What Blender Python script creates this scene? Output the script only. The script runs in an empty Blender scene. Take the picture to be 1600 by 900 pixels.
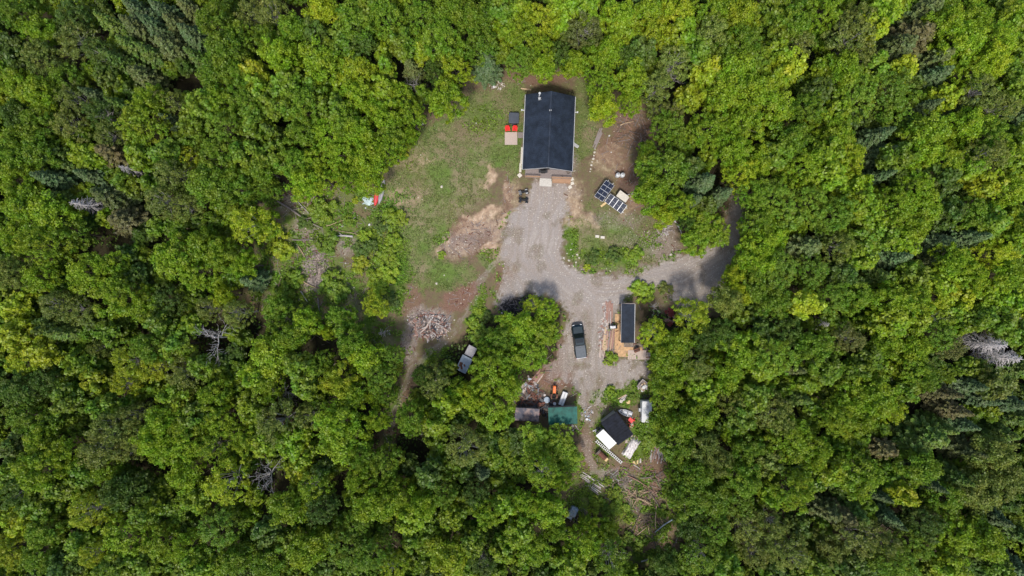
import bpy, math, random
import numpy as np
R = math.radians
# ------------------------------------------------------------------ camera, sky, sun, exposure
H = 112.0                     # flying height of the camera, metres
S = 0.105                     # metres per photograph pixel at ground level
scene = bpy.context.scene
col = scene.collection
cd = bpy.data.cameras.new('camera'); cam = bpy.data.objects.new('camera', cd); col.objects.link(cam)
cam.location = (0, 0, H); cam.rotation_euler = (0, 0, 0)
cd.sensor_width = 36; cd.lens = 36 * H / (1600 * S); cd.clip_start = 1; cd.clip_end = 6000
scene.camera = cam
SUN_EL, SUN_AZ = 63, 187      # degrees; azimuth clockwise from north (+Y)
w = bpy.data.worlds.new('World'); scene.world = w; w.use_nodes = True
nt = w.node_tree; nt.nodes.clear()
sky = nt.nodes.new('ShaderNodeTexSky'); sky.sky_type = 'NISHITA'; sky.sun_disc = False
sky.sun_elevation = R(SUN_EL); sky.sun_rotation = R(SUN_AZ); sky.air_density = 1.2; sky.dust_density = 2.5
bg = nt.nodes.new('ShaderNodeBackground'); bg.inputs[1].default_value = 0.15
wo = nt.nodes.new('ShaderNodeOutputWorld')
nt.links.new(sky.outputs[0], bg.inputs[0]); nt.links.new(bg.outputs[0], wo.inputs[0])
sd = bpy.data.lights.new('sun', 'SUN'); sd.energy = 2.35; sd.angle = R(7); sd.color = (1, 0.955, 0.88)
sun = bpy.data.objects.new('sun', sd); col.objects.link(sun)
sun.rotation_euler = (R(90 - SUN_EL), 0, R(180 - SUN_AZ)); sun.location = (0, -60, 120)
scene.view_settings.view_transform = 'Standard'; scene.view_settings.look = 'None'
scene.view_settings.exposure = 0.34; scene.view_settings.gamma = 1; scene.view_settings.use_curve_mapping = False
scene.cycles.max_bounces = 5; scene.cycles.diffuse_bounces = 3; scene.cycles.transparent_max_bounces = 4
scene.cycles.use_denoising = True

rng = np.random.default_rng(7); random.seed(7)

# ------------------------------------------------------------------ helpers
def P(px, py, z=0.0):
    k = S * (H - z) / H
    return ((px - 800) * k, (450 - py) * k)

def tag(o, label=None, cat=None, group=None, kind=None):
    if label: o['label'] = label
    if cat: o['category'] = cat
    if group: o['group'] = group
    if kind: o['kind'] = kind
    return o

def empty(name, loc, rz=0.0, label=None, cat=None, group=None):
    o = bpy.data.objects.new(name, None); col.objects.link(o)
    o.location = loc; o.rotation_euler = (0, 0, rz); o.empty_display_size = 0.3
    return tag(o, label, cat, group)

def copy_tree(o, parent=None):
    c = o.copy(); col.objects.link(c); c.parent = parent
    for ch in [x for x in o.children]: copy_tree(ch, c)
    return c

def mesh_np(name, V, F, mat=None, parent=None, smooth=False, attrs=None):
    """V (n,3); F (m,4) or (m,3) all of one size"""
    V = np.asarray(V, np.float32); F = np.asarray(F, np.int32)
    me = bpy.data.meshes.new(name); n, k = F.shape
    me.vertices.add(len(V)); me.vertices.foreach_set('co', V.ravel())
    me.loops.add(n * k); me.loops.foreach_set('vertex_index', F.ravel())
    me.polygons.add(n); me.polygons.foreach_set('loop_start', np.arange(0, n * k, k, dtype=np.int32))
    me.polygons.foreach_set('loop_total', np.full(n, k, dtype=np.int32))
    if smooth: me.polygons.foreach_set('use_smooth', np.ones(n, bool))
    me.update(calc_edges=True)
    for an, arr in (attrs or {}).items():
        at = me.color_attributes.new(an, 'FLOAT_COLOR', 'POINT'); at.data.foreach_set('color', np.asarray(arr, np.float32).ravel())
    if mat: me.materials.append(mat)
    o = bpy.data.objects.new(name, me); col.objects.link(o); o.parent = parent
    return o

class MB:
    def __init__(s): s.v = []; s.f = []; s.m = []
    def add(s, vs, fs, mi=0):
        b = len(s.v); s.v += [tuple(map(float, p)) for p in vs]; s.f += [tuple(i + b for i in f) for f in fs]; s.m += [mi] * len(fs)
    def box(s, c, d, rz=0, mi=0, top=1.0, ry=0, rx=0):
        cx, cy, cz = c; hx, hy, hz = d[0] / 2, d[1] / 2, d[2] / 2; vs = []
        for z in (-hz, hz):
            t = top if z > 0 else 1
            for x, y in ((-hx, -hy), (hx, -hy), (hx, hy), (-hx, hy)):
                p = [x * t, y * t, z]
                p = [p[0], p[1] * math.cos(rx) - p[2] * math.sin(rx), p[1] * math.sin(rx) + p[2] * math.cos(rx)]
                p = [p[0] * math.cos(ry) + p[2] * math.sin(ry), p[1], -p[0] * math.sin(ry) + p[2] * math.cos(ry)]
                vs.append((cx + p[0] * math.cos(rz) - p[1] * math.sin(rz), cy + p[0] * math.sin(rz) + p[1] * math.cos(rz), cz + p[2]))
        s.add(vs, [(3, 2, 1, 0), (4, 5, 6, 7), (0, 1, 5, 4), (1, 2, 6, 5), (2, 3, 7, 6), (3, 0, 4, 7)], mi); return s
    def bar(s, a, b, wd, ht, mi=0):
        a = np.array(a, float); b = np.array(b, float); d = b - a; L = np.linalg.norm(d); d /= L
        up = np.array((0, 0, 1.0)) if abs(d[2]) < .95 else np.array((0, 1.0, 0)); x = np.cross(d, up); x /= np.linalg.norm(x); u = np.cross(x, d)
        vs = [p + x * sx * wd / 2 + u * sz * ht / 2 for p in (a, b) for sx, sz in ((-1, -1), (1, -1), (1, 1), (-1, 1))]
        s.add(vs, [(3, 2, 1, 0), (4, 5, 6, 7), (0, 1, 5, 4), (1, 2, 6, 5), (2, 3, 7, 6), (3, 0, 4, 7)], mi); return s
    def cyl(s, a, b, r0, r1=None, n=10, mi=0, caps=True):
        r1 = r0 if r1 is None else r1
        a = np.array(a, float); b = np.array(b, float); d = b - a; d /= np.linalg.norm(d)
        up = np.array((0, 0, 1.0)) if abs(d[2]) < .9 else np.array((1.0, 0, 0)); x = np.cross(d, up); x /= np.linalg.norm(x); u = np.cross(x, d)
        vs = [p + (x * math.cos(t) + u * math.sin(t)) * r for p, r in ((a, r0), (b, r1)) for t in (2 * math.pi * i / n for i in range(n))]
        fs = [(i, (i + 1) % n, n + (i + 1) % n, n + i) for i in range(n)]
        if caps: fs += [tuple(range(n - 1, -1, -1)), tuple(range(n, 2 * n))]
        s.add(vs, fs, mi); return s
    def path(s, pts, rs, n=6, mi=0):
        for i in range(len(pts) - 1): s.cyl(pts[i], pts[i + 1], rs[i], rs[i + 1], n, mi, caps=(i in (0, len(pts) - 2)))
        return s
    def loft(s, rings, mi=0, caps=True):
        n = len(rings[0]); vs = [p for r in rings for p in r]; fs = []
        for k in range(len(rings) - 1):
            for i in range(n): fs.append((k * n + i, k * n + (i + 1) % n, (k + 1) * n + (i + 1) % n, (k + 1) * n + i))
        if caps: fs += [tuple(range(n - 1, -1, -1)), tuple(range((len(rings) - 1) * n, len(rings) * n))]
        s.add(vs, fs, mi); return s
    def build(s, name, mats, parent=None, smooth=False, bevel=0):
        me = bpy.data.meshes.new(name); me.from_pydata(s.v, [], s.f); me.validate()
        for m in (mats if isinstance(mats, (list, tuple)) else [mats]): me.materials.append(m)
        if len(s.m) == len(me.polygons): me.polygons.foreach_set('material_index', s.m)
        if smooth: me.polygons.foreach_set('use_smooth', [True] * len(me.polygons))
        me.update(); o = bpy.data.objects.new(name, me); col.objects.link(o); o.parent = parent
        if bevel:
            b = o.modifiers.new('bevel', 'BEVEL'); b.width = bevel; b.segments = 2; b.limit_method = 'ANGLE'
        return o

def rrect(hx, hy, r, z, cx=0, cy=0, n=4):
    out = []
    for sx, sy, a0 in ((1, 1, 0), (-1, 1, 90), (-1, -1, 180), (1, -1, 270)):
        for i in range(n + 1):
            a = R(a0 + 90 * i / n); out.append((cx + sx * (hx - r) + r * math.cos(a), cy + sy * (hy - r) + r * math.sin(a), z))
    return out

# ------------------------------------------------------------------ materials
def mat_base(name):
    m = bpy.data.materials.new(name); m.use_nodes = True; n = m.node_tree; n.nodes.clear()
    out = n.nodes.new('ShaderNodeOutputMaterial'); b = n.nodes.new('ShaderNodeBsdfPrincipled'); n.links.new(b.outputs[0], out.inputs[0])
    return m, n, b, out

def surf(name, c, rough=0.7, metal=0.0, var=0.25, scale=3.0, bump=0.02, stretch=(1, 1, 1), c2=None, thr=(0.35, 0.65), spec=0.5):
    """a weathered surface: base colour c broken up by two noises, or mixed with c2 in patches"""
    m, n, b, out = mat_base(name)
    tc = n.nodes.new('ShaderNodeTexCoord'); mp = n.nodes.new('ShaderNodeMapping'); mp.inputs['Scale'].default_value = stretch
    n.links.new(tc.outputs['Object'], mp.inputs[0])
    nz = n.nodes.new('ShaderNodeTexNoise'); nz.inputs['Scale'].default_value = scale; nz.inputs['Detail'].default_value = 6; nz.inputs['Roughness'].default_value = 0.65
    n.links.new(mp.outputs[0], nz.inputs[0])
    r = n.nodes.new('ShaderNodeValToRGB'); e = r.color_ramp.elements
    e[0].position, e[1].position = thr; d = c2 if c2 else tuple(x * (1 - var) for x in c); l = tuple(min(1, x * (1 + var)) for x in c) if not c2 else c
    e[0].color = (*d, 1); e[1].color = (*l, 1)
    n.links.new(nz.outputs[0], r.inputs[0]); n.links.new(r.outputs[0], b.inputs['Base Color'])
    b.inputs['Roughness'].default_value = rough; b.inputs['Metallic'].default_value = metal; b.inputs['Specular IOR Level'].default_value = spec
    if bump:
        bp = n.nodes.new('ShaderNodeBump'); bp.inputs['Distance'].default_value = bump; bp.inputs['Strength'].default_value = 0.6
        n.links.new(nz.outputs[0], bp.inputs['Height']); n.links.new(bp.outputs[0], b.inputs['Normal'])
    return m

M = dict(
    roof_navy=surf('dark_metal_roofing', (0.019, 0.027, 0.043), 0.6, 0.0, 0.35, 0.8, 0.004, spec=0.3),
    roof_black=surf('black_metal_roofing', (0.009, 0.011, 0.018), 0.7, 0.0, 0.45, 1.5, 0.004, spec=0.15),
    roof_green=surf('green_metal_roofing', (0.012, 0.095, 0.075), 0.6, 0.0, 0.4, 0.9, 0.008, spec=.25),
    roof_rust=surf('weathered_rusty_roofing', (0.085, 0.085, 0.11), 0.7, 0.0, 0.2, 0.7, 0.01, c2=(0.34, 0.25, 0.22), thr=(0.34, 0.50), spec=.2),
    trim=surf('pale_trim_paint', (0.40, 0.40, 0.40), 0.5, 0, 0.1),
    siding=surf('grey_siding', (0.33, 0.31, 0.32), 0.6, 0, 0.15, 2, 0.01),
    wood=surf('new_pale_wood', (0.50, 0.36, 0.22), 0.75, 0, 0.25, 5, 0.01, (1, 6, 6)),
    plywood=surf('orange_sawdust_plywood', (0.50, 0.31, 0.16), 0.8, 0, 0.25, 2.5, 0.01),
    deckwood=surf('brown_stained_wood', (0.36, 0.21, 0.12), 0.7, 0, 0.25, 4, 0.01, (1, 5, 5)),
    greywood=surf('silvery_weathered_wood', (0.24, 0.20, 0.185), 0.85, 0, 0.35, 6, 0.01, (1, 6, 6)),
    redwood=surf('reddish_rough_lumber', (0.30, 0.17, 0.13), 0.8, 0, 0.35, 5, 0.01, (5, 1, 5)),
    pinkdeck=surf('faded_pinkish_decking', (0.48, 0.38, 0.32), 0.75, 0, 0.15, 5, 0.01, (1, 6, 1)),
    white=surf('white_paint', (0.60, 0.60, 0.59), 0.45, 0, 0.07, 2, 0.004),
    dirtywhite=surf('dirty_white_sheet', (0.52, 0.47, 0.44), 0.7, 0, 0.15, 1.6, 0.03, c2=(0.28, 0.22, 0.19), thr=(0.3, 0.55)),
    tarp=surf('wrinkled_pale_tarp', (0.72, 0.69, 0.67), 0.65, 0, 0.2, 2.5, 0.08, (3, .8, 1), c2=(0.36, 0.30, 0.29), thr=(0.36, 0.52)),
    cream=surf('cream_panel', (0.58, 0.53, 0.44), 0.6, 0, 0.1, 3, 0.005),
    concrete=surf('pale_concrete', (0.50, 0.47, 0.42), 0.85, 0, 0.15, 4, 0.01),
    black=surf('black_rubber', (0.015, 0.015, 0.016), 0.8, 0, 0.2, 6, 0.005),
    darkmetal=surf('dark_steel', (0.045, 0.047, 0.055), 0.45, 0.5, 0.3, 4, 0.004),
    greymetal=surf('grey_aluminium', (0.42, 0.43, 0.46), 0.4, 0.5, 0.2, 3, 0.004),
    bluegrey=surf('blue_grey_faded_metal', (0.30, 0.36, 0.42), 0.55, 0.1, 0.15, 2, 0.006),
    rust=surf('rusty_iron', (0.20, 0.075, 0.045), 0.85, 0.1, 0.4, 4, 0.01, c2=(0.09, 0.045, 0.035)),
    red=surf('red_plastic', (0.75, 0.035, 0.03), 0.45, 0, 0.1, 3, 0.003),
    canoe=surf('red_canoe_shell', (0.62, 0.05, 0.055), 0.4, 0, 0.12, 2, 0.003),
    orange=surf('orange_tractor_paint', (0.80, 0.16, 0.02), 0.4, 0, 0.1, 3, 0.003),
    truck=surf('dark_teal_car_paint', (0.018, 0.032, 0.040), 0.28, 0.4, 0.12, 2, 0),
    tonneau=surf('grey_vinyl_bed_cover', (0.085, 0.10, 0.115), 0.55, 0, 0.15, 3, 0.004),
    glass=surf('dark_vehicle_glass', (0.012, 0.018, 0.022), 0.08, 0, 0.1, 1, 0),
    solar=surf('solar_cells', (0.022, 0.030, 0.058), 0.45, 0.0, 0.15, 2, 0, spec=.2),
    silver=surf('silver_frame', (0.62, 0.63, 0.64), 0.4, 0.3, 0.08, 3, 0),
    stone=surf('pale_stone', (0.55, 0.50, 0.42), 0.9, 0, 0.2, 4, 0.02),
    char=surf('burnt_black_branches', (0.035, 0.030, 0.032), 0.95, 0, 0.5, 5, 0.02),
    bark=surf('grey_brown_bark', (0.14, 0.11, 0.09), 0.95, 0, 0.35, 5, 0.03, (2, 2, 0.4)),
    deadbark=surf('bleached_grey_bark', (0.42, 0.39, 0.38), 0.95, 0, 0.25, 5, 0.02),
    deadtan=surf('tan_barkless_wood', (0.36, 0.27, 0.17), 0.9, 0, 0.3, 5, 0.02),
    lampglass=surf('headlight_glass', (0.6, 0.62, 0.65), 0.15, 0, 0.05, 2, 0),
    tub=surf('slate_grey_lid', (0.055, 0.065, 0.085), 0.6, 0, 0.15, 2, 0.004),
    yellowp=surf('yellow_wood_offcuts', (0.62, 0.45, 0.22), 0.8, 0, 0.2, 4, 0.02),
    bluetarp=surf('pale_blue_crumpled_tarp', (0.42, 0.52, 0.52), 0.6, 0, 0.2, 4, 0.04),
)

def leaf_mat(name, trans=0.45, hue_var=0.2, noise_scale=0.35, attr=None):
    m = bpy.data.materials.new(name); m.use_nodes = True; n = m.node_tree; n.nodes.clear(); N = n.nodes.new; L = n.links.new
    out = N('ShaderNodeOutputMaterial'); oi = N('ShaderNodeObjectInfo'); ge = N('ShaderNodeNewGeometry')
    hs = N('ShaderNodeHueSaturation'); at = N('ShaderNodeAttribute'); at.attribute_name = attr or ''; L(at.outputs['Color'] if attr else oi.outputs['Color'], hs.inputs['Color'])
    tc = N('ShaderNodeTexCoord'); nz = N('ShaderNodeTexNoise'); nz.inputs['Scale'].default_value = noise_scale; nz.inputs['Detail'].default_value = 3
    L(tc.outputs['Object'], nz.inputs[0])
    # hue wanders a little over the crown, value from leaf to leaf
    mh = N('ShaderNodeMapRange'); mh.inputs[1].default_value = 0.3; mh.inputs[2].default_value = 0.7; mh.inputs[3].default_value = 0.5 - 0.035; mh.inputs[4].default_value = 0.5 + 0.025
    L(nz.outputs[0], mh.inputs[0]); L(mh.outputs[0], hs.inputs['Hue'])
    mv = N('ShaderNodeMapRange'); mv.inputs[3].default_value = 1 - hue_var * 1.5; mv.inputs[4].default_value = 1 + hue_var * 1.5
    L(ge.outputs['Random Per Island'], mv.inputs[0]); L(mv.outputs[0], hs.inputs['Value'])
    hs.inputs['Saturation'].default_value = 1.0
    df = N('ShaderNodeBsdfDiffuse'); tr = N('ShaderNodeBsdfTranslucent'); gl = N('ShaderNodeBsdfGlossy'); gl.inputs['Roughness'].default_value = 0.5
    gl.inputs['Color'].default_value = (1, 1, 1, 1)
    mx = N('ShaderNodeMixShader'); mx.inputs[0].default_value = trans; m2 = N('ShaderNodeMixShader'); m2.inputs[0].default_value = 0.025
    L(hs.outputs[0], df.inputs[0]); L(hs.outputs[0], tr.inputs[0]); L(df.outputs[0], mx.inputs[1]); L(tr.outputs[0], mx.inputs[2])
    L(mx.outputs[0], m2.inputs[1]); L(gl.outputs[0], m2.inputs[2]); L(m2.outputs[0], out.inputs[0])
    return m
M['leaf'] = leaf_mat('broad_leaves'); M['leaf_mass'] = leaf_mat('broad_leaves_mass', attr='leaf_colour'); M['needle'] = leaf_mat('needles', 0.12, 0.3, 0.5); M['weed'] = leaf_mat('ground_plants', 0.25, 0.35, 0.12)

def lin(r, g, b):
    f = lambda u: (u / 255 / 12.92) if u <= 10 else ((u / 255 + 0.055) / 1.055) ** 2.4
    return (f(r), f(g), f(b))
# ------------------------------------------------------------------ ground masks (what the ground is made of, in photograph pixels at z = 0)
def vnoise(x, y, seed):
    xi = np.floor(x).astype(np.int64); yi = np.floor(y).astype(np.int64); fx = x - xi; fy = y - yi
    fx = fx * fx * (3 - 2 * fx); fy = fy * fy * (3 - 2 * fy)
    def h(a, b):
        n = (a * 374761393 + b * 668265263 + seed * 982451653) & 0xffffffff
        n = ((n ^ (n >> 13)) * 1274126177) & 0xffffffff
        return ((n ^ (n >> 16)) & 0xffff) / 65535.0
    return (h(xi, yi) * (1 - fx) + h(xi + 1, yi) * fx) * (1 - fy) + (h(xi, yi + 1) * (1 - fx) + h(xi + 1, yi + 1) * fx) * fy
def fbm(x, y, seed, oct=4, gain=0.55):
    s = 0; a = 1; t = 0
    for i in range(oct): s = s + a * vnoise(x * 2 ** i, y * 2 ** i, seed + i); t += a; a *= gain
    return s / t
def poly_sd(x, y, pts):
    """signed distance to a polygon, positive inside"""
    d = np.full(x.shape, 1e9); ins = np.zeros(x.shape, bool); n = len(pts)
    for i in range(n):
        ax, ay = pts[i]; bx, by = pts[(i + 1) % n]; ex, ey = bx - ax, by - ay
        t = np.clip(((x - ax) * ex + (y - ay) * ey) / (ex * ex + ey * ey), 0, 1)
        d = np.minimum(d, np.hypot(x - ax - t * ex, y - ay - t * ey))
        c = ((ay > y) != (by > y)) & (x < (bx - ax) * (y - ay) / (by - ay + 1e-9) + ax); ins ^= c
    return np.where(ins, d, -d)
def line_d(x, y, pts):
    d = np.full(x.shape, 1e9)
    for (ax, ay), (bx, by) in zip(pts, pts[1:]):
        ex, ey = bx - ax, by - ay; t = np.clip(((x - ax) * ex + (y - ay) * ey) / (ex * ex + ey * ey), 0, 1)
        d = np.minimum(d, np.hypot(x - ax - t * ex, y - ay - t * ey))
    return d
sstep = lambda a, b, v: (lambda t: t * t * (3 - 2 * t))(np.clip((v - a) / (b - a), 0, 1))
def blob(x, y, L):
    m = np.zeros(x.shape)
    for (cx, cy, rx, ry, rot, s) in L:
        c, sn = math.cos(R(rot)), math.sin(R(rot)); u = ((x - cx) * c + (y - cy) * sn) / rx; v = (-(x - cx) * sn + (y - cy) * c) / ry
        m = np.maximum(m, s * sstep(1.25, 0.55, np.hypot(u, v)))
    return m
DRIVE = [(838,282),(882,282),(887,300),(882,335),(880,360),(878,395),(886,415),(905,428),(960,432),(1000,428),(1040,410),(1065,402),(1100,396),(1126,380),(1138,350),(1142,322),(1160,318),(1158,350),(1146,395),(1132,430),(1122,475),(1100,482),(1058,478),(1040,452),(1000,446),(976,465),(964,480),(958,500),(946,520),(940,550),(955,575),(985,562),(1012,565),(1016,585),(975,600),(950,612),(942,640),(928,665),(914,650),(906,615),(886,595),(862,590),(850,575),(868,555),(886,530),(892,500),(886,478),(866,466),(840,456),(812,462),(780,478),(776,455),(790,425),(784,400),(784,368),(797,345),(822,318)]
TRACK = [(790,395),(768,415),(748,440),(738,475),(722,505),(695,535),(662,558),(640,585),(622,625),(612,665),(604,705),(598,740)]
EAST_TRACK = [(1156,285),(1152,310),(1148,345),(1138,385),(1115,420)]
SOUTH_TRACK = [(925,655),(915,690),(918,710),(930,735),(960,745)]
LAWN = [(648,212),(690,182),(735,150),(790,128),(818,140),(816,262),(806,285),(790,262),(762,262),(758,290),(770,310),(745,322),(722,330),(705,352),(684,378),(688,405),(720,415),(745,425),(730,445),(690,455),(648,450),(624,432),(622,385),(600,345),(600,292),(622,262)]
EAST_GRASS = [(898,118),(925,125),(938,175),(932,235),(905,255),(894,270),(896,170)]
ISLE = [(888,345),(905,335),(925,345),(945,335),(975,345),(1005,370),(1030,385),(1020,405),(990,420),(940,424),(905,418),(886,400),(882,370)]
CLEARING = [(640,215),(660,190),(700,165),(740,125),(800,108),(860,105),(920,110),(945,150),(985,150),(1020,170),(1020,230),(1005,270),(1010,320),(1060,345),(1075,395),(1120,385),(1140,310),(1165,300),(1160,400),(1125,490),(1030,480),(1000,480),(998,540),(1020,560),(1020,600),(1015,690),(1040,720),(1050,790),(1060,880),(985,880),(985,820),(930,800),(880,800),(870,760),(905,740),(905,690),(840,690),(795,660),(800,620),(850,580),(880,545),(880,480),(800,490),(745,500),(700,545),(670,570),(620,640),(605,720),(585,720),(605,620),(640,560),(600,545),(540,510),(480,500),(430,510),(400,470),(380,430),(400,390),(410,310),(470,300),(540,290),(590,290),(600,250)]
def masks(X, Y):
    px = 800 + X / S; py = 450 - Y / S
    wx = (fbm(px / 14, py / 14, 11, 4) - .5) * 22; wy = (fbm(px / 14, py / 14, 23, 4) - .5) * 22; fine = (fbm(px / 3.5, py / 3.5, 37, 3) - .5)
    x = px + wx; y = py + wy; x2 = px + wx * .6; y2 = py + wy * .6
    big = fbm(px / 40, py / 40, 51, 4)
    gravel = sstep(-9, 7, poly_sd(x2, y2, DRIVE) + fine * 20 + (fbm(px / 10, py / 10, 777, 3) - .5) * 16)
    tr = sstep(7.5, 3, line_d(x2, y2, TRACK) + fine * 5)
    ruts = np.maximum(sstep(3.2, 1.2, np.abs(line_d(x2, y2, TRACK) - 4.5)), 0)
    st = np.maximum(sstep(9, 4, line_d(x2, y2, SOUTH_TRACK) + fine * 6), 1.4 * sstep(17, 9, line_d(x2, y2, EAST_TRACK) + fine * 5))
    gravel = np.maximum(gravel, np.maximum(tr * (0.26 + 0.12 * ruts), st * 0.34))
    lawn = sstep(-9, 7, poly_sd(x, y, LAWN) + fine * 16)
    grass = lawn * (0.55 + 0.75 * (big - .35)) + 0.15 * fine
    grass = np.maximum(grass, blob(x, y, [(700,300,60,40,-20,.95),(720,270,50,25,0,.85),(690,425,40,24,10,.95),(655,360,36,50,0,.9),(775,250,30,14,0,.8),(800,235,14,40,0,.7),(760,410,22,8,30,.7),(745,180,40,24,-30,.65)]) * (.75 + .5 * big))
    grass = np.maximum(grass, sstep(-6, 8, poly_sd(x, y, EAST_GRASS)) * 0.55)
    grass = np.maximum(grass, sstep(-6, 8, poly_sd(x, y, ISLE) + fine * 10) * (0.35 + .6 * big))
    lush = blob(x, y, [(600,350,30,40,10,.8),(610,410,34,50,0,.95),(610,460,30,30,0,.7),(895,375,14,26,0,.9),(930,402,26,16,0,.9),(975,402,30,14,0,.8),(745,490,14,44,10,.8),(680,560,34,16,-20,.7),(960,620,40,18,0,.85),(990,610,34,22,0,.6),(1000,690,30,36,0,.75),(905,640,10,40,0,.55),(690,370,12,8,0,.6),(520,360,44,22,0,.55),(450,450,26,46,0,.5),(520,440,36,46,0,.6),(940,690,14,60,0,.5),(920,780,34,26,0,.6),(970,780,24,40,0,.5),(765,400,20,8,30,.5),(1020,375,24,18,0,.4),(760,190,40,26,0,.35)])
    wz = sstep(660, 600, px) * sstep(-10, 6, poly_sd(x, y, CLEARING)); sz = sstep(720, 760, py) * sstep(-10, 6, poly_sd(x, y, CLEARING)) * sstep(860, 920, px)
    lush = np.maximum(lush, np.maximum(wz * .75 * sstep(.38, .62, fbm(px / 16, py / 16, 601, 4)), sz * .85 * sstep(.34, .56, fbm(px / 14, py / 14, 602, 4))))
    grass = np.maximum(grass, wz * .5 * sstep(.3, .6, fbm(px / 12, py / 12, 605, 4)))
    grass = np.maximum(grass, blob(x, y, [(950,330,50,16,20,.4),(1000,350,30,16,0,.35),(905,190,20,70,0,.5)]) * (.3 + fbm(px / 6, py / 6, 606, 3)))
    lush = np.maximum(lush, .55 * sstep(10, 2, np.abs(poly_sd(x2, y2, DRIVE) + 4)) * sstep(.45, .65, fbm(px / 12, py / 12, 611, 3)) * (py > 330))
    lush = lush * (.5 + .9 * fbm(px / 9, py / 9, 71, 3))
    sand = blob(x, y, [(768,272,10,17,10,.85),(758,288,9,8,0,.6),(760,335,26,9,-15,.95),(735,338,14,6,10,.95),(785,345,10,16,40,.9),(765,385,16,8,-30,.85),(775,365,9,12,0,.6),(690,395,9,9,0,.55),(700,375,7,7,0,.55),(895,322,16,14,20,.75),(905,335,14,8,0,.6),(950,255,26,24,0,.35),(980,330,8,12,30,.35),(922,350,18,6,10,.55),(663,250,12,10,0,.45),(612,308,18,16,0,.35),(640,250,40,20,0,.25),(790,300,9,20,0,.45),(893,302,20,30,0,.42),(804,312,13,38,0,.40),(902,340,28,18,0,.5),(745,352,40,16,-10,.5),(715,392,30,14,0,.3),(640,305,26,20,0,.28),(955,240,22,18,0,.3),(992,315,10,24,30,.3),(778,395,16,20,0,.45),(800,430,16,16,0,.3)])
    sand = np.clip(sand * (.7 + .7 * fine + .3 * fbm(px / 7, py / 7, 91, 3)), 0, 1)
    red = blob(x, y, [(720,465,40,22,-35,.9),(663,250,14,11,0,.8),(955,235,34,30,0,.55),(845,122,70,14,-3,.6),(985,200,36,40,0,.6),(865,560,22,44,35,.6),(870,590,34,22,0,.75),(985,290,26,50,-20,.65),(735,370,54,40,20,.6),(640,470,30,30,0,.6),(785,440,18,26,0,.55),(430,405,34,14,0,.75),(420,430,26,20,0,.5),(630,640,14,70,20,.5),(985,760,50,50,0,.6),(1030,735,22,40,0,.55),(678,205,14,10,30,.7),(930,720,26,14,0,.5),(1030,840,30,40,0,.45),(830,625,24,12,0,.75),(915,700,10,40,0,.5),(790,310,10,44,0,.55),(1450,600,60,40,-30,.6)])
    pale = blob(x, y, [(490,420,20,36,10,.95),(465,318,36,18,10,.5),(480,360,26,18,0,.45),(545,385,18,18,0,.5),(670,500,36,22,0,.85),(640,540,12,34,0,.6),(720,380,34,22,0,.45),(760,360,36,20,0,.35),(955,470,20,50,0,.45),(960,515,16,48,0,.55),(990,545,24,14,0,.8),(1010,420,60,12,-10,.35),(1035,385,30,22,0,.55),(1000,380,40,18,10,.35),(965,750,34,20,30,.4),(995,775,26,20,0,.45),(880,255,24,26,0,.45),(885,300,24,14,0,.5),(1070,440,34,26,0,.45),(1040,370,22,26,0,.4),(960,345,50,16,0,.3),(600,600,8,30,0,.2),(545,460,14,14,0,.35)])
    pale = np.clip(pale * (.6 + .9 * (fbm(px / 5, py / 5, 101, 4) - .1)), 0, 1)
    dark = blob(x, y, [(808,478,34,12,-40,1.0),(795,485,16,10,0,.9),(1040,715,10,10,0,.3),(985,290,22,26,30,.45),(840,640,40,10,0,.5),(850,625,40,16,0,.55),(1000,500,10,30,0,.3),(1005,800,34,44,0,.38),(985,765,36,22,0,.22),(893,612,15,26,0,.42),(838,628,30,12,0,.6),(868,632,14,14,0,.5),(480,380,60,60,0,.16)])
    dA = line_d(px + wx * .3, py, [(862,285),(845,340),(838,400),(860,440),(915,490),(915,560),(930,650)]); dB = line_d(px, py + wy * .3, [(840,440),(960,442),(1060,425),(1130,385)]); dC = line_d(px, py, TRACK)
    rut = np.where(dC < 14, fbm(dC / 3, py / 60, 403, 2), np.where((dB < dA) & (px > 930), fbm(dB / 2.6, px / 45, 401, 3), fbm(dA / 2.6 + wy * .12, py / 38, 402, 3) * (1 - np.exp(-((py - 285) / 40) ** 2)) + fbm(px / 3, py / 30, 409, 3) * np.exp(-((py - 285) / 40) ** 2)))
    brown = blob(x, y, [(850,580,40,26,-30,.9),(925,610,26,40,0,.5),(985,580,34,18,0,.3),(790,430,20,30,0,.55),(780,370,14,40,0,.5),(895,300,12,24,0,.6),(920,540,34,50,0,.5),(880,570,30,26,0,.7),(940,600,30,30,0,.6),(930,660,20,30,0,.85),(870,560,16,40,30,.5)])
    gravel = gravel * (1 - .62 * brown) * (1 - .5 * sstep(.52, .68, fbm(px / 18, py / 26, 888, 4)))
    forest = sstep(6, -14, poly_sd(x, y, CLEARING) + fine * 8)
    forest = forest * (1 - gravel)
    clip = lambda a: np.clip(a, 0, 1)
    return dict(grass=clip(grass) * (1 - forest), gravel=clip(gravel), sand=clip(sand), red=clip(red), pale=clip(pale), lush=clip(lush), dark=clip(dark), forest=clip(forest), rut=clip(rut), tan=clip(fbm(px / 30, py / 30, 505, 4)), px=px, py=py)
def height(X, Y):
    px = 800 + X / S; py = 450 - Y / S
    inside = sstep(-60, 10, poly_sd(px, py, CLEARING)); r = np.hypot(X, Y)
    h = (fbm(X / 14 + 50, Y / 14 + 50, 5, 3) - .5) * 2.2 * (1 - inside) + (fbm(X / 3 + 9, Y / 3 + 9, 77, 3) - .5) * 0.16 * inside
    return h * (r < 400)

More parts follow.
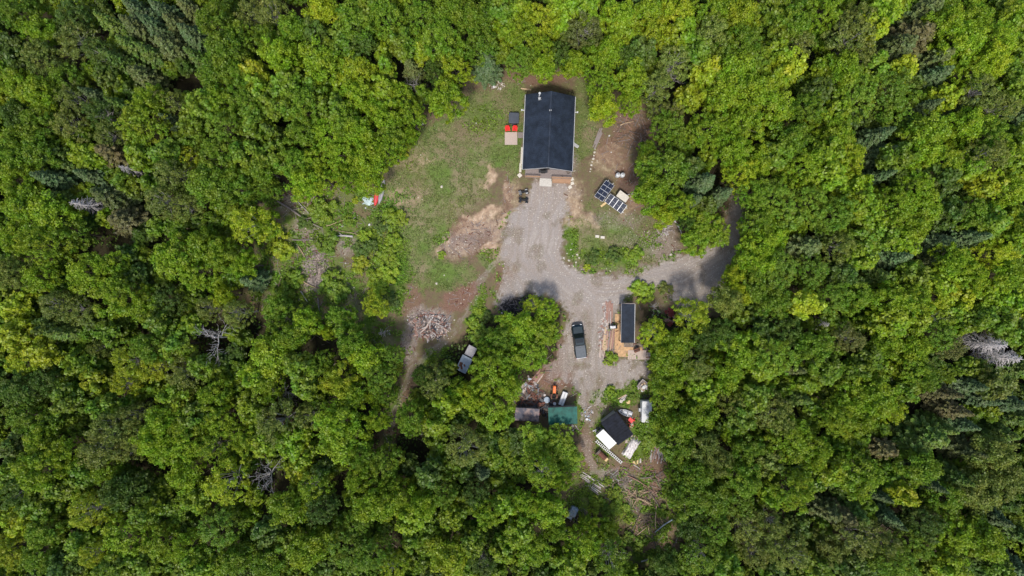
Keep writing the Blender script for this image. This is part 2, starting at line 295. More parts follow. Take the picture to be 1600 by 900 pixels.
def grid_lines(a, b, step, outer, far=2500.0):
    l = list(np.arange(a, b + 1e-6, step)); g = outer; v = b
    while v < 105: v += g; l.append(v)
    while v < far: v *= 1.5; l.append(v)
    v = a; f = []
    while v > -105: v -= g; f.append(v)
    while v > -far: v *= 1.5; f.append(v)
    return np.array(f[::-1] + l)
gx = grid_lines(-43, 40, 0.22, 1.6); gy = grid_lines(-46, 37, 0.22, 1.6)
GX, GY = np.meshgrid(gx, gy); mk = masks(GX, GY); GZ = height(GX, GY) * (1 - mk['gravel'] * .8)
nx, ny = len(gx), len(gy); idx = np.arange(nx * ny).reshape(ny, nx)
quads = np.stack([idx[:-1, :-1], idx[:-1, 1:], idx[1:, 1:], idx[1:, :-1]], -1).reshape(-1, 4)
VV = np.stack([GX, GY, GZ], -1).reshape(-1, 3)
one = np.ones(nx * ny)
pack = lambda *k: np.stack([mk[i].ravel() for i in k], -1)
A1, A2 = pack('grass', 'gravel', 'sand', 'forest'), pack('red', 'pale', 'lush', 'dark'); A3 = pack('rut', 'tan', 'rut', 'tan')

def ground_mat():
    m, n, b, out = mat_base('ground_surface'); N = n.nodes.new; L = n.links.new
    a1 = N('ShaderNodeAttribute'); a1.attribute_name = 'cover_a'; a2 = N('ShaderNodeAttribute'); a2.attribute_name = 'cover_b'
    s1 = N('ShaderNodeSeparateColor'); s2 = N('ShaderNodeSeparateColor'); L(a1.outputs['Color'], s1.inputs[0]); L(a2.outputs['Color'], s2.inputs[0])
    a3 = N('ShaderNodeAttribute'); a3.attribute_name = 'cover_c'; s3 = N('ShaderNodeSeparateColor'); L(a3.outputs['Color'], s3.inputs[0])
    ge = N('ShaderNodeNewGeometry')
    def noise(sc, det=5, rough=.65):
        z = N('ShaderNodeTexNoise'); z.inputs['Scale'].default_value = sc; z.inputs['Detail'].default_value = det; z.inputs['Roughness'].default_value = rough
        L(ge.outputs['Position'], z.inputs['Vector']); return z.outputs[0]
    n1_, n2_, nm, nb = noise(4.5, 8, .8), noise(14, 6, .8), noise(1.1, 5, .7), noise(.28, 4, .6)
    mf = N('ShaderNodeMath'); mf.operation = 'MULTIPLY_ADD'; L(n2_, mf.inputs[0]); mf.inputs[1].default_value = .9; mf.inputs[2].default_value = -.45
    mf2 = N('ShaderNodeMath'); mf2.operation = 'ADD'; L(n1_, mf2.inputs[0]); L(mf.outputs[0], mf2.inputs[1]); nf = mf2.outputs[0]
    mn = N('ShaderNodeMath'); mn.operation = 'MULTIPLY_ADD'; L(mf.outputs[0], mn.inputs[0]); mn.inputs[1].default_value = .45; L(nm, mn.inputs[2]); nm = mn.outputs[0]
    def ramp(src, stops):
        r = N('ShaderNodeValToRGB'); e = r.color_ramp.elements
        while len(e) > len(stops): e.remove(e[-1])
        while len(e) < len(stops): e.new(.5)
        for el, (p, c) in zip(e, stops): el.position = p; el.color = (*c, 1)
        L(src, r.inputs[0]); return r.outputs[0]
    def mix(a, bcol, f, src=None, lo=.25, hi=.75):
        """blend by mask f with a noise-broken edge"""
        mm = N('ShaderNodeMath'); mm.operation = 'ADD'; L(f, mm.inputs[0]); k = N('ShaderNodeMath'); k.operation = 'MULTIPLY_ADD'; L(nf if src is None else src, k.inputs[0]); k.inputs[1].default_value = 1.1; k.inputs[2].default_value = -.55
        # the noise only bites where the mask is neither 0 nor 1
        w_ = N('ShaderNodeMath'); w_.operation = 'MULTIPLY'; L(f, w_.inputs[0]); iv = N('ShaderNodeMath'); iv.operation = 'SUBTRACT'; iv.inputs[0].default_value = 1; L(f, iv.inputs[1]); L(iv.outputs[0], w_.inputs[1])
        w4 = N('ShaderNodeMath'); w4.operation = 'MULTIPLY'; L(w_.outputs[0], w4.inputs[0]); w4.inputs[1].default_value = 5; kk = N('ShaderNodeMath'); kk.operation = 'MULTIPLY'; L(w4.outputs[0], kk.inputs[0]); L(k.outputs[0], kk.inputs[1]); L(kk.outputs[0], mm.inputs[1])
        mr = N('ShaderNodeMapRange'); mr.inputs[1].default_value = lo; mr.inputs[2].default_value = hi; L(mm.outputs[0], mr.inputs[0])
        x = N('ShaderNodeMix'); x.data_type = 'RGBA'; L(mr.outputs[0], x.inputs[0]); L(a, x.inputs[6]); L(bcol, x.inputs[7]); return x.outputs[2]
    soil = ramp(nm, [(.25, (.105, .070, .043)), (.45, (.175, .125, .080)), (.58, (.155, .140, .065)), (.8, (.29, .215, .15))])
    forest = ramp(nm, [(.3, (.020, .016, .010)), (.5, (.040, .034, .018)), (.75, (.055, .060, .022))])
    red = ramp(nf, [(.3, (.105, .056, .042)), (.5, (.21, .120, .085)), (.75, (.34, .225, .165))])
    grassg = ramp(nf, [(.3, (.070, .120, .024)), (.5, (.125, .190, .040)), (.72, (.200, .260, .075))]); grassd = ramp(nf, [(.3, (.135, .120, .060)), (.5, (.225, .195, .105)), (.72, (.35, .29, .185))])
    gx_ = N('ShaderNodeMath'); gx_.operation = 'ADD'; L(nm, gx_.inputs[0]); L(s3.outputs[1], gx_.inputs[1]); gr_ = N('ShaderNodeMapRange'); gr_.inputs[1].default_value = .86; gr_.inputs[2].default_value = 1.22; L(gx_.outputs[0], gr_.inputs[0])
    gk = N('ShaderNodeMix'); gk.data_type = 'RGBA'; L(gr_.outputs[0], gk.inputs[0]); L(grassg, gk.inputs[6]); L(grassd, gk.inputs[7]); grassc = gk.outputs[2]
    lushc = ramp(nf, [(.3, (.055, .100, .014)), (.55, (.110, .190, .022)), (.8, (.18, .25, .04))])
    pale = ramp(nf, [(.3, (.19, .14, .115)), (.5, (.31, .25, .22)), (.7, (.48, .42, .38))])
    sandc = ramp(nm, [(.25, (.34, .225, .145)), (.5, (.50, .35, .24)), (.75, (.70, .54, .39))])
    grav = ramp(nf, [(.25, (.185, .150, .125)), (.5, (.325, .275, .240)), (.75, (.52, .455, .40))])
    gravb = ramp(s3.outputs[0], [(.25, (.25, .205, .170)), (.42, (.36, .300, .255)), (.55, (.33, .31, .305)), (.75, (.56, .50, .44))])
    gm = N('ShaderNodeMix'); gm.data_type = 'RGBA'; gm.inputs[0].default_value = .3; L(grav, gm.inputs[6]); L(gravb, gm.inputs[7])
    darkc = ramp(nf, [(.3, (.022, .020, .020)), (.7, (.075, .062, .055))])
    c = mix(soil, red, s2.outputs[0]); c = mix(c, grassc, s1.outputs[0], None, .12, .75); c = mix(c, lushc, s2.outputs[2], None, .2, .8)
    c = mix(c, pale, s2.outputs[1], None, .05, .95); c = mix(c, sandc, s1.outputs[2], nm, .05, 1.05); c = mix(c, gm.outputs[2], s1.outputs[1], None, .1, .8)
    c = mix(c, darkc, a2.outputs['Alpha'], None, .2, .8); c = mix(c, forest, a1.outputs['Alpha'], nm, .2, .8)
    L(c, b.inputs['Base Color']); b.inputs['Roughness'].default_value = .95; b.inputs['Specular IOR Level'].default_value = .15
    bp = N('ShaderNodeBump'); bp.inputs['Distance'].default_value = .12; bp.inputs['Strength'].default_value = .7; ad = N('ShaderNodeMath'); ad.operation = 'ADD'; L(nf, ad.inputs[0]); L(nm, ad.inputs[1]); L(ad.outputs[0], bp.inputs['Height']); L(bp.outputs[0], b.inputs['Normal'])
    return m
M['ground'] = ground_mat()
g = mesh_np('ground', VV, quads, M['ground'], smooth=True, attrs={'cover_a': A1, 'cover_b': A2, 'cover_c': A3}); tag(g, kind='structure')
# the gravel driveway and the dirt tracks lie as thin sheets on the ground, ragged along their edges
qm = mk['gravel'].ravel()[quads].mean(1)
def sheet(name, sel):
    q = quads[sel]; u, inv = np.unique(q, return_inverse=True)
    V2 = VV[u].copy(); V2[:, 2] += 0.006
    return tag(mesh_np(name, V2, inv.reshape(-1, 4), M['ground'], smooth=True, attrs={'cover_a': A1[u], 'cover_b': A2[u], 'cover_c': A3[u]}), kind='structure')
qx, qy = VV[quads, 0].mean(1), VV[quads, 1].mean(1)
on_track = (line_d(800 + qx / S, 450 - qy / S, TRACK[2:]) < 14) | (line_d(800 + qx / S, 450 - qy / S, SOUTH_TRACK) < 13) & (450 - qy / S > 662)
sheet('gravel_driveway', (qm > .5) & ~on_track); sheet('dirt_path', (qm > .3) & on_track)
# ------------------------------------------------------------------ foliage prototypes
def cards(C, Nrm, size, r, aspect=1.25, jitter=.5):
    """one small leaf face (a four-cornered leaf, folded a little) per point"""
    n = len(C); Nn = Nrm + r.normal(0, jitter, (n, 3)); Nn /= np.linalg.norm(Nn, axis=1, keepdims=True)
    a = r.normal(0, 1, (n, 3)); t = np.cross(Nn, a); t /= np.linalg.norm(t, axis=1, keepdims=True) + 1e-9; b = np.cross(Nn, t)
    s = (size * r.uniform(.65, 1.35, n))[:, None]
    V = np.stack([C - t * s * aspect * .5, C + b * s * .42 + Nn * s * .06, C + t * s * aspect * .5 - Nn * s * .12, C - b * s * .42 + Nn * s * .06], 1).reshape(-1, 3)
    return V, np.arange(4 * n).reshape(-1, 4)

def sph(r, n):
    v = r.normal(0, 1, (n, 3)); return v / np.linalg.norm(v, axis=1, keepdims=True)

def broad_crown(seed, rad=4.0, h=12.0, lobes=85, per=90, lobe=(.55, 1.05), leaf=.30, low=.36, spread=1.0, flat=.75, wobble=.22, lift=.35):
    """leaf clumps set over a domed, uneven envelope"""
    r = np.random.default_rng(seed); cz = h * (low + (1 - low) * .45); ch = h - cz
    d = sph(r, lobes * 4); d = d[d[:, 2] > -.55][:lobes]
    ang = np.arctan2(d[:, 1], d[:, 0]); ph = r.uniform(0, 6.28, 4)
    env = 1 + wobble * (np.sin(2 * ang + ph[0]) * .5 + np.sin(3 * ang + ph[1]) * .5 + np.sin(5 * ang + ph[2]) * .4)
    k = r.uniform(.72, 1.0, lobes) * spread; inner = r.random(lobes) < .22; k = np.where(inner, k * .6, k)
    LR = r.uniform(*lobe, lobes) * (1 - .25 * (d[:, 2] < 0))
    c = np.stack([d[:, 0] * env * k * (rad - LR * .6), d[:, 1] * env * k * (rad - LR * .6), cz + d[:, 2] * k * ch * (flat if False else 1) * np.where(d[:, 2] < 0, .8, 1) - LR * .4 + r.normal(0, .35, lobes)], 1)
    li = np.repeat(np.arange(lobes), per); u = sph(r, lobes * per); u[:, 2] = np.abs(u[:, 2]) * np.where(r.random(len(u)) < .85, 1, -1)
    shell = r.uniform(.35, 1.22, len(u)) ** .8
    p = c[li] + u * shell[:, None] * LR[li][:, None] * np.array((1, 1, .72))
    q = np.quantile(np.hypot(p[:, 0], p[:, 1]), .965); kx = np.array((rad / q, rad / q, 1)); p = p * kx; c = c * kx
    nrm = u * .8 + np.array((0, 0, lift)) ; V, F = cards(p, nrm, leaf, r)
    return V, F, c

def conifer_crown(seed, rad=2.4, h=13.0, whorls=20, leaf=.26, droop=.35, dens=1.0, top=.99, power=.85):
    r = np.random.default_rng(seed); C = []; Nn = []
    for i in range(whorls):
        t = i / (whorls - 1); z = h * (.18 + (top - .18) * t); L = rad * ((1 - t) ** power) * r.uniform(.85, 1.1) + .12; nb = int(round(6 + 5 * (1 - t)))
        a0 = r.uniform(0, 6.28)
        for j in range(nb):
            a = a0 + 6.283 * j / nb + r.normal(0, .15); l = L * r.uniform(.7, 1.12); m = int(l * 34 * dens) + 6
            s = r.uniform(.08, 1, m) ** .75; wdt = .30 * l * (1.05 - s) + .10
            side = r.uniform(-1, 1, m) * wdt; x = s * l
            C.append(np.stack([x * math.cos(a) - side * math.sin(a), x * math.sin(a) + side * math.cos(a), z - droop * l * s ** 1.4 - np.abs(side) * .35 + r.normal(0, .06, m)], 1))
            Nn.append(np.tile((math.cos(a) * .35, math.sin(a) * .35, 1.0), (m, 1)))
    C = np.concatenate(C); Nn = np.concatenate(Nn); return cards(C, Nn, leaf, r, 1.7, .45)

def trunk_mesh(seed, h, r0, tips, name, mat, forks=9, twist=.3, n=7, bare=False):
    rr = random.Random(seed); mb = MB(); top = h * .72; pts = []; rs = []
    for i in range(6):
        t = i / 5; pts.append((math.sin(t * 3 + seed) * twist * t, math.cos(t * 2.3 + seed) * twist * t, -0.3 + (top + .3) * t)); rs.append(r0 * (1.25 - 1.02 * t) if i else r0 * 1.5)
    mb.path(pts, rs, n)
    for k in range(forks):
        tip = tips[k % len(tips)]; t = rr.uniform(.45, .95); i = min(4, int(t * 5)); b = pts[i]
        mid = ((b[0] + tip[0]) / 2, (b[1] + tip[1]) / 2, (b[2] + tip[2]) / 2 + rr.uniform(.1, .5)); mb.path([b, mid, tip], [r0 * .42, r0 * .26, r0 * .08], 5)
    return mb

def dead_tree_mb(seed, h, rad, r0, levels=3, nb=9, style='spread'):
    rr = random.Random(seed); mb = MB()
    if style == 'spread':
        mb.path([(0, 0, -.3), (.1, .1, h * .4), (.25, -.1, h * .62)], [r0 * 1.2, r0 * .8, r0 * .6], 7)
        def grow(p, d, L, r, lev):
            q = p; pts = [p]; rs = [r]
            for s in range(3):
                d = np.array(d) + np.array([rr.gauss(0, .28) for _ in range(3)]); d /= np.linalg.norm(d); q = tuple(np.array(q) + d * L / 3); pts.append(q); rs.append(r * (1 - .28 * (s + 1)))
            mb.path(pts, rs, 5 if lev < 2 else 4)
            if lev < levels:
                for s in (1, 2, 3):
                    for _ in range(2 if lev < 2 else 1):
                        dd = np.array(d) + np.array([rr.gauss(0, .7), rr.gauss(0, .7), rr.gauss(0.1, .35)]); dd /= np.linalg.norm(dd); grow(pts[s], dd, L * rr.uniform(.45, .65), max(.025, rs[s] * .6), lev + 1)
        for k in range(nb):
            a = 6.283 * k / nb + rr.uniform(-.3, .3); grow((.2, 0, h * rr.uniform(.45, .62)), (math.cos(a), math.sin(a), rr.uniform(.35, .9)), rad * rr.uniform(.7, 1.1), r0 * .5, 1)
    else:
        mb.path([(0, 0, -.3), (0, 0, h * .5), (.05, .05, h)], [r0, r0 * .6, .03], 6)
        for k in range(130):
            t = rr.uniform(.22, .98); z = h * t; L = rad * (1.05 - t) ** .8 * rr.uniform(.6, 1.1) + .2; a = rr.uniform(0, 6.283)
            p = (0, 0, z); q = (math.cos(a) * L * .6, math.sin(a) * L * .6, z + L * .05); e = (math.cos(a + .1) * L, math.sin(a + .1) * L, z - L * .12)
            mb.path([p, q, e], [.05, .035, .015], 3)
            for m in range(5):
                s = rr.uniform(.3, 1); a2 = a + rr.choice((-1, 1)) * rr.uniform(.4, .9); b = (math.cos(a) * L * s, math.sin(a) * L * s, z); l2 = L * .32 * rr.uniform(.5, 1)
                mb.cyl(b, (b[0] + math.cos(a2) * l2, b[1] + math.sin(a2) * l2, z - .1), .022, .012, 3, caps=False)
    return mb

PROTO = {}
def make_proto(kind, i):
    key = (kind, i); sd_ = {'m': 100, 's': 200, 'b': 300, 'c': 400, 'l': 500, 'd': 600, 'k': 650, 'u': 700}[kind] + i
    name = {'m': 'broadleaf_tree', 's': 'feathery_tree', 'b': 'sparse_tree', 'c': 'spruce_tree', 'l': 'cedar_tree', 'd': 'dead_tree', 'k': 'dead_spruce_tree', 'u': 'shrub'}[kind]
    root = empty(name, (0, 0, -500)); tr = M['bark']; leafm = M['leaf']
    if kind == 'm':
        r, h = 4.0, 12.0; V, F, c = broad_crown(sd_, r, h, lobes=[135, 110, 210, 95, 125, 240][i % 6], per=[66, 78, 46, 88, 70, 42][i % 6], lobe=[(.4, .8), (.5, .95), (.25, .6), (.5, 1.15), (.3, .9), (.2, .55)][i % 6], leaf=[.27, .29, .23, .30, .26, .22][i % 6], wobble=[.22, .3, .15, .35, .28, .18][i % 6])
        mb = trunk_mesh(sd_, h, .2, c, 'trunk', tr)
    elif kind == 's':
        r, h = 4.0, 11.0; V, F, c = broad_crown(sd_, r, h, lobes=300, per=34, lobe=(.2, .5), leaf=.20, wobble=.15, lift=.8); mb = trunk_mesh(sd_, h, .18, c, 'trunk', tr)
    elif kind == 'b':
        r, h = 4.0, 12.5; V, F, c = broad_crown(sd_, r, h, lobes=120, per=38, lobe=(.35, .75), leaf=.25, wobble=.2, spread=1.05, lift=.5); mb = trunk_mesh(sd_, h, .17, c, 'trunk', tr, forks=34); tr = M['deadbark']
    elif kind == 'c':
        r, h = 2.6, 14.0; V, F = conifer_crown(sd_, r, h, leaf=.24, dens=1.15); leafm = M['needle']; mb = MB().path([(0, 0, -.3), (0, 0, h * .5), (0, 0, h * .98)], [.2, .11, .02], 7)
    elif kind == 'l':
        r, h = 3.0, 13.5; V, F = conifer_crown(sd_, r, h, whorls=17, leaf=.27, droop=.15, dens=1.0, power=.6); leafm = M['needle']; mb = MB().path([(0, 0, -.3), (.1, 0, h * .5), (0, .1, h * .97)], [.22, .13, .02], 7)
    elif kind == 'd':
        r, h = 4.0, 11.0; mb = dead_tree_mb(sd_, h, 3.6, .17, nb=6)
    elif kind == 'k':
        r, h = 2.4, 14.0; mb = dead_tree_mb(sd_, h, 2.4, .17, style='cone')
    else:
        r, h = 1.8, 1.6; V, F, c = broad_crown(sd_, r, h, lobes=80, per=46, lobe=(.15, .45), leaf=.19, low=.02, wobble=.42, lift=1.0); mb = MB()
        for q in c[:14]: mb.path([(0, 0, -.1), (q[0] * .5, q[1] * .5, q[2] * .45), tuple(q)], [.04, .03, .012], 4)
    if kind in 'dk':
        o = mb.build('trunk', M['deadbark'], root)
    else:
        mb.build('stem' if kind == 'u' else 'trunk', tr, root); mesh_np('crown', V, F, leafm, root)
    PROTO[key] = [root, r, h, False]
NP = dict(m=6, s=3, b=3, c=3, l=2, d=2, k=2, u=3)

COLR = dict(Y=(.355, .460, .020), G=(.262, .405, .018), M=(.190, .318, .020), D=(.118, .205, .026), O=(.225, .290, .048), B=(.195, .225, .055), S=(.098, .165, .055), R=(.30, .06, .05), X=(.4, .4, .4))
CWORD = dict(Y='yellow-green', G='bright green', M='mid-green', D='dark green', O='olive', B='brownish olive', S='silvery grey-green', R='rusty red', X='bare grey')
KWORD = dict(m='leafy tree', s='feathery tree', b='thin-crowned tree', c='spruce', l='cedar', d='leafless tree', k='dead spruce', u='shrub')
CAT = dict(m='tree', s='tree', b='tree', c='conifer', l='conifer', d='dead tree', k='dead tree', u='shrub')
GRP = dict(m='broadleaf trees of the forest', s='feathery trees of the forest', b='thin-crowned trees of the forest', c='spruces among the broadleaf trees', l='cedars among the broadleaf trees', d='leafless grey trees', k='dead spruces', u='shrubs at the clearing edge')
